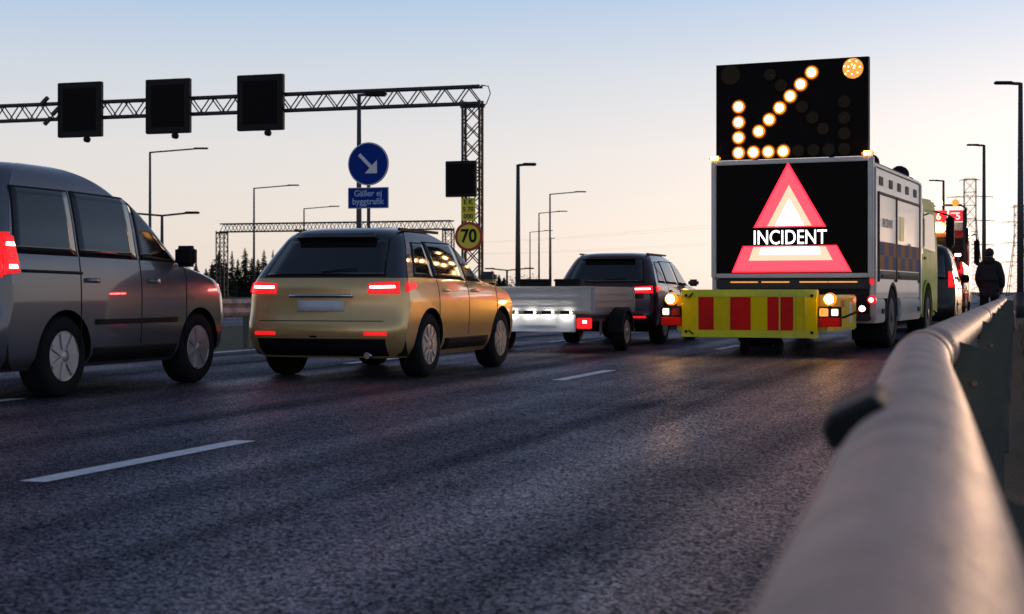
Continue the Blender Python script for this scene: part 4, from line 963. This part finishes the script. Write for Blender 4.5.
# ------------------------------------------------------------------ blue keep-right sign on the median
SY = 31.0
bs = thing('direction_sign', 'round blue sign with white arrow over a blue text plate on a pole', 'sign', tuple(at(369, SY)), 16)
zc = zy(164, SY); r_ = .435
lathe_y('sign_back', [(r_, -.045), (r_, -.02)], M_SBACK, bs, (0, 0, zc), 48)
lathe_y('white_rim', [(r_ * .99, -.050), (r_ * .99, -.044)], M_SWHITE, bs, (0, 0, zc), 48)
lathe_y('face', [(r_ * .945, -.056), (r_ * .945, -.048)], M_BLUE, bs, (0, 0, zc), 48)
a = R(-45); ca, sa = math.cos(a), math.sin(a)
arr = [(-.26, -.035), (.06, -.035), (.06, -.125), (.265, 0), (.06, .125), (.06, .035), (-.26, .035)]
arr = [(-.26, -.036), (.085, -.036), (.085, -.036), (.085, .036), (-.26, .036)]
shaft = [(-.27, -.036), (.12, -.036), (.12, .036), (-.27, .036)]
hd = [(.03, -.155), (.275, 0), (.03, .155)]
hd = [(.255, -.165), (.255, .0), (.255, .165)]
rot = lambda P_: [(x * ca - y * sa, zc + x * sa + y * ca) for x, y in P_]
plate('arrow_shaft', rot(shaft), -.060, -.055, M_SWHITE, bs)
plate('arrow_head', rot([(.275, 0), (.085, .185), (.085, -.185)]), -.0615, -.055, M_SWHITE, bs)
z1, z0 = zy(187.5, SY), zy(208.5, SY)
box('text_plate', -.435, .435, -.05, -.02, z0, z1, M_SWHITE, bs, .006); box('text_plate_face', -.42, .42, -.056, -.048, z0 + .015, z1 - .015, M_BLUE, bs, .004)
M_PALEB = mat('pale_sign_text', (0.36, 0.48, 0.72), 0.45, var=0.04)
text('lettering', 'Gäller ej', .175, 0, z1 - .125, -.059, M_PALEB, bs, extrude=.002, bold=.003); text('lettering', 'byggtrafik', .175, 0, z0 + .135, -.059, M_PALEB, bs, extrude=.002, bold=.003)
bar('pole', (-.02, .03, -.02), (-.02, .03, zc + .1), .075, M_LAMPST, bs, True)
for z in (zc - .2, zc + .2, (z0 + z1) / 2): bar('clamp', (-.10, -.015, z), (.10, -.015, z), .035, M_SBACK, bs)

# ------------------------------------------------------------------ street lamps
def street_lamp(label, px, Y, ytop, arms, th=.12, head=.55, tilt=.25, heading=0):
    """arms: list of pixel-measured lengths in metres, sign gives the side"""
    z = zy(ytop, Y)
    l = thing('street_lamp', label, 'street lamp', tuple(at(px, Y)), heading, 'street lamps along the road')
    tube('pole', [(0, 0, -.05), (0, 0, z * .5), (0, 0, z)], [th * .62, th * .5, th * .36], M_LAMPST, l, 10)
    lathe = tube('pole_base', [(0, 0, -.05), (0, 0, .9)], th * .68, M_LAMPST, l, 10)
    for a_ in arms:
        s = 1 if a_ > 0 else -1
        tube('arm', [(0, 0, z - .03), (a_ - s * head * .6, 0, z + tilt * abs(a_) / 4)], th * .26, M_LAMPST, l, 8)
        zz = z + tilt * abs(a_) / 4; x0, x1 = a_ - s * head, a_ + s * .1
        hd_ = prism_lamp('lamp_head', x0, x1, zz, l)
    return l
def prism_lamp(name, x0, x1, z, parent):
    bm = bmesh.new(); add_box(bm, min(x0, x1), max(x0, x1), -.13, .13, z - .05, z + .06, .03)
    return from_bm(name, bm, M_BLACK, parent)
street_lamp('tall street lamp above the slate grey van, arm reaching right', 150, 98, 152, [3.6], .19, .8)
street_lamp('street lamp standing behind the left end of the far gantry', 254, 133, 188, [3.8], .19, .9)
street_lamp('low double-armed street lamp just left of the far gantry', 162, 70, 215, [-2.9, 1.6], .17, .55)
street_lamp('street lamp with its head just left of the blue sign', 304, 165, 208.5, [3.7], .19, 1.0)
street_lamp('close dark street lamp right of the gantry column', 518, 60, 164.5, [.62], .19, .45, 0)
street_lamp('street lamp right of the close dark lamp, highest of its row', 550, 145, 194, [3.3], .19, 1.0)
street_lamp('street lamp second highest of the row right of the close lamp', 539, 178, 213, [3.2], .19, 1.1)
street_lamp('street lamp lowest of the row right of the close lamp', 530, 235, 232, [3.4], .19, 1.3)
street_lamp('bare topped thin street lamp in the row right of the close lamp', 551, 260, 238.5, [.6], .19, .6)
street_lamp('low double-armed street lamp near the horizon left of the close lamp', 507, 125, 270, [-1.7, 2.1], .2, .7)
street_lamp('tallest street lamp at the right photo edge', 1020.5, 56, 83, [-.85], .23, .55, 0)
street_lamp('street lamp standing behind the person in dark clothes', 984, 90, 145, [-.9], .24, .6, 0)
street_lamp('street lamp rising behind the red recovery truck', 943.5, 128, 180.5, [-1.1], .26, .7, 0)
street_lamp('tall street lamp directly behind the blue arrow sign', 359, 36, 94, [.55], .125, .4, 0)

# ------------------------------------------------------------------ power pylons
def pylon(label, px, Y, ytop, levels, wtop, wbase, th):
    t = thing('power_pylon', label, 'pylon', tuple(at(px, Y)), 12, 'power pylons')
    zt = zy(ytop, Y); n = 9
    hw = lambda z: (wbase + (wtop - wbase) * min(1, z / (zt * .62))) / 2
    zs = [zt * (k / n) for k in range(n + 1)]
    for sx in (-1, 1):
        for sy in (-1, 1):
            for a_, b_ in zip(zs, zs[1:]): bar('leg', (sx * hw(a_), sy * hw(a_), a_ - (.1 if a_ == 0 else 0)), (sx * hw(b_), sy * hw(b_), b_), th, M_LAMPST, t)
    for a_, b_ in zip(zs, zs[1:]):
        for sy in (-1, 1):
            bar('brace', (-hw(a_), sy * hw(a_), a_), (hw(b_), sy * hw(b_), b_), th * .55, M_LAMPST, t); bar('brace', (hw(a_), sy * hw(a_), a_), (-hw(b_), sy * hw(b_), b_), th * .55, M_LAMPST, t)
            bar('girt', (-hw(b_), sy * hw(b_), b_), (hw(b_), sy * hw(b_), b_), th * .6, M_LAMPST, t)
    for py, half in levels:
        z = zy(py, Y)
        for s in (-1, 1):
            bar('cross_arm', (0, 0, z + th * 2.2), (s * half, 0, z), th * .7, M_LAMPST, t); bar('cross_arm', (0, 0, z), (s * half, 0, z), th * .8, M_LAMPST, t)
            for q in (.98, .62): bar('insulator', (s * half * q, 0, z), (s * half * q, 0, z - th * 3.2), th * .55, M_LAMPST, t)
    return t
PY1, PY2 = 260.0, 330.0
pylon('lattice power pylon with wide cross-arms behind the recovery truck', 970, PY1, 179, [(180, 1.7), (197, 3.7), (221, 3.9), (245, 3.9)], 1.9, 4.6, .11)
pylon('lattice power pylon half hidden behind the lamp at the right edge', 1019, PY2, 205, [(207, 1.8), (222, 3.4), (243, 3.6), (262, 3.6)], 1.9, 4.8, .11)
for k, (q, py) in enumerate(((3.7, 198), (-3.7, 198), (3.9, 222), (-3.9, 222))):
    a_ = at(970, PY1) + Vector((q * .98, 0, zy(py, PY1) - .5)); b_ = Vector((-60 + q, 700, zy(py, PY1) + 6)); c_ = at(1019, PY2) + Vector((q * .9, 0, zy(py + 22, PY2) - .5))
    wv = tube('power_line', [a_.lerp(b_, t / 14) + Vector((0, 0, -9 * (t / 14) * (1 - t / 14))) for t in range(15)], .012, M_BLACK, None, 5)
    tag(wv, ['upper right', 'upper left', 'lower right', 'lower left'][k] + ' cable sagging away from the nearer power pylon', 'cable', 'power lines')

# ------------------------------------------------------------------ conifers
def conifer(px, Y, ytop, wpx, seed, label, sparse=1.0):
    rnd = random.Random(seed); h = zy(ytop, Y); wd = wpx * (1.5 + .7 * rnd.random()) / 1540 * Y / 2
    t = thing('spruce_tree', label, 'tree', tuple(at(px, Y, -.05)), rnd.uniform(0, 360), 'spruces on the horizon')
    tube('trunk', [(0, 0, 0), (rnd.uniform(-.1, .1), 0, h * .5), (0, 0, h * .97)], [h * .018, h * .012, h * .003], M_BARK, t, 7)
    bm = bmesh.new(); nl = int(26 * sparse) + 8
    for i in range(nl):
        f = i / (nl - 1); z = h * (.08 + .90 * f); rad = wd * (1 - f) ** .7 * rnd.uniform(.6, 1.1) + .05
        for k in range(rnd.randint(6, 9)):
            a_ = rnd.uniform(0, 6.283); rl = rad * rnd.uniform(.55, 1.1); dz = -rl * rnd.uniform(.15, .5)
            tip = Vector((math.cos(a_) * rl, math.sin(a_) * rl, z + dz)); root = Vector((0, 0, z))
            sd2 = Vector((-math.sin(a_), math.cos(a_), 0))
            for q in range(9):   # sprays of needles along each limb
                u = (q + rnd.random()) / 9; c = root.lerp(tip, u); sz = (.16 + .22 * (1 - u)) * rl + .09
                for s in (-1, 1):
                    e1 = c + sd2 * s * sz * rnd.uniform(.5, 1.2) + (tip - root) * .10 + Vector((0, 0, -sz * rnd.uniform(.1, .7)))
                    v = [bm.verts.new(c), bm.verts.new(c + (tip - root) * .16 + Vector((0, 0, rnd.uniform(-.10, .14)))), bm.verts.new(e1)]
                    bm.faces.new(v)
    from_bm('crown', bm, M_NEED, t)
trees = [(176, 300, 258, 12, 'small spruce leftmost, beside the slate grey van'), (185, 310, 255, 15, 'spruce second from the left beside the slate grey van'), (196, 300, 261, 12, 'spruce third from the left beside the slate grey van'),
         (219, 280, 250, 19, 'broad spruce under the left column of the far gantry'), (232, 300, 250, 7, 'very thin spruce right of the far gantry column'), (245, 285, 247, 12, 'tall pointed spruce left of the lamp under the far gantry'),
         (252, 290, 257, 13, 'short spruce at the foot of the lamp under the far gantry'), (264, 285, 249, 12, 'tall spruce left of the car roof'), (273, 300, 249, 9, 'slim spruce touching the car roof edge'),
         (486, 320, 273, 9, 'small dark spruce left of the low double-armed lamp'), (492, 320, 270, 9, 'taller dark spruce left of the low double-armed lamp'), (499, 330, 274, 8, 'thin dark spruce at the low double-armed lamp'), (206, 330, 268, 14, 'low spruce between the two spruce clumps')]
trees += [(212, 310, 262, 11, 'short spruce just left of the broad spruce'), (226, 315, 259, 9, 'low spruce filling the gap beside the broad spruce'), (238, 320, 258, 10, 'low spruce left of the tall pointed spruce'),
          (258, 320, 258, 11, 'low spruce between the lamp foot and the tall spruce'), (480, 340, 276, 10, 'low spruce right of the gantry column'), (504, 350, 277, 9, 'lowest dark spruce right of the low double-armed lamp')]
for i, (px, Y, yt, wp, lb) in enumerate(trees): conifer(px, Y, yt, wp, 100 + i, lb)
# far wooded ridge on the left horizon
rnd = random.Random(3); bm = bmesh.new()
for i in range(9000):
    X = rnd.uniform(-330, 10); Y = 620 + rnd.uniform(-30, 30); h = 4.4 + 1.6 * math.sin(X * .031) + 1.3 * math.sin(X * .13 + 1) + rnd.uniform(0, 2.4)
    z = rnd.random() ** .6 * h; s = rnd.uniform(.5, 1.2) * (1.2 - z / h * .7)
    v = [bm.verts.new((X + rnd.uniform(-s, s), Y + rnd.uniform(-s, s), z + rnd.uniform(-s, s))) for _ in range(3)]
    bm.faces.new(v)
wd_ = from_bm('far_wood', bm, M_NEED); wd_['kind'] = 'stuff'; wd_['label'] = 'dark far-off wood along the left horizon'; wd_['category'] = 'wood'
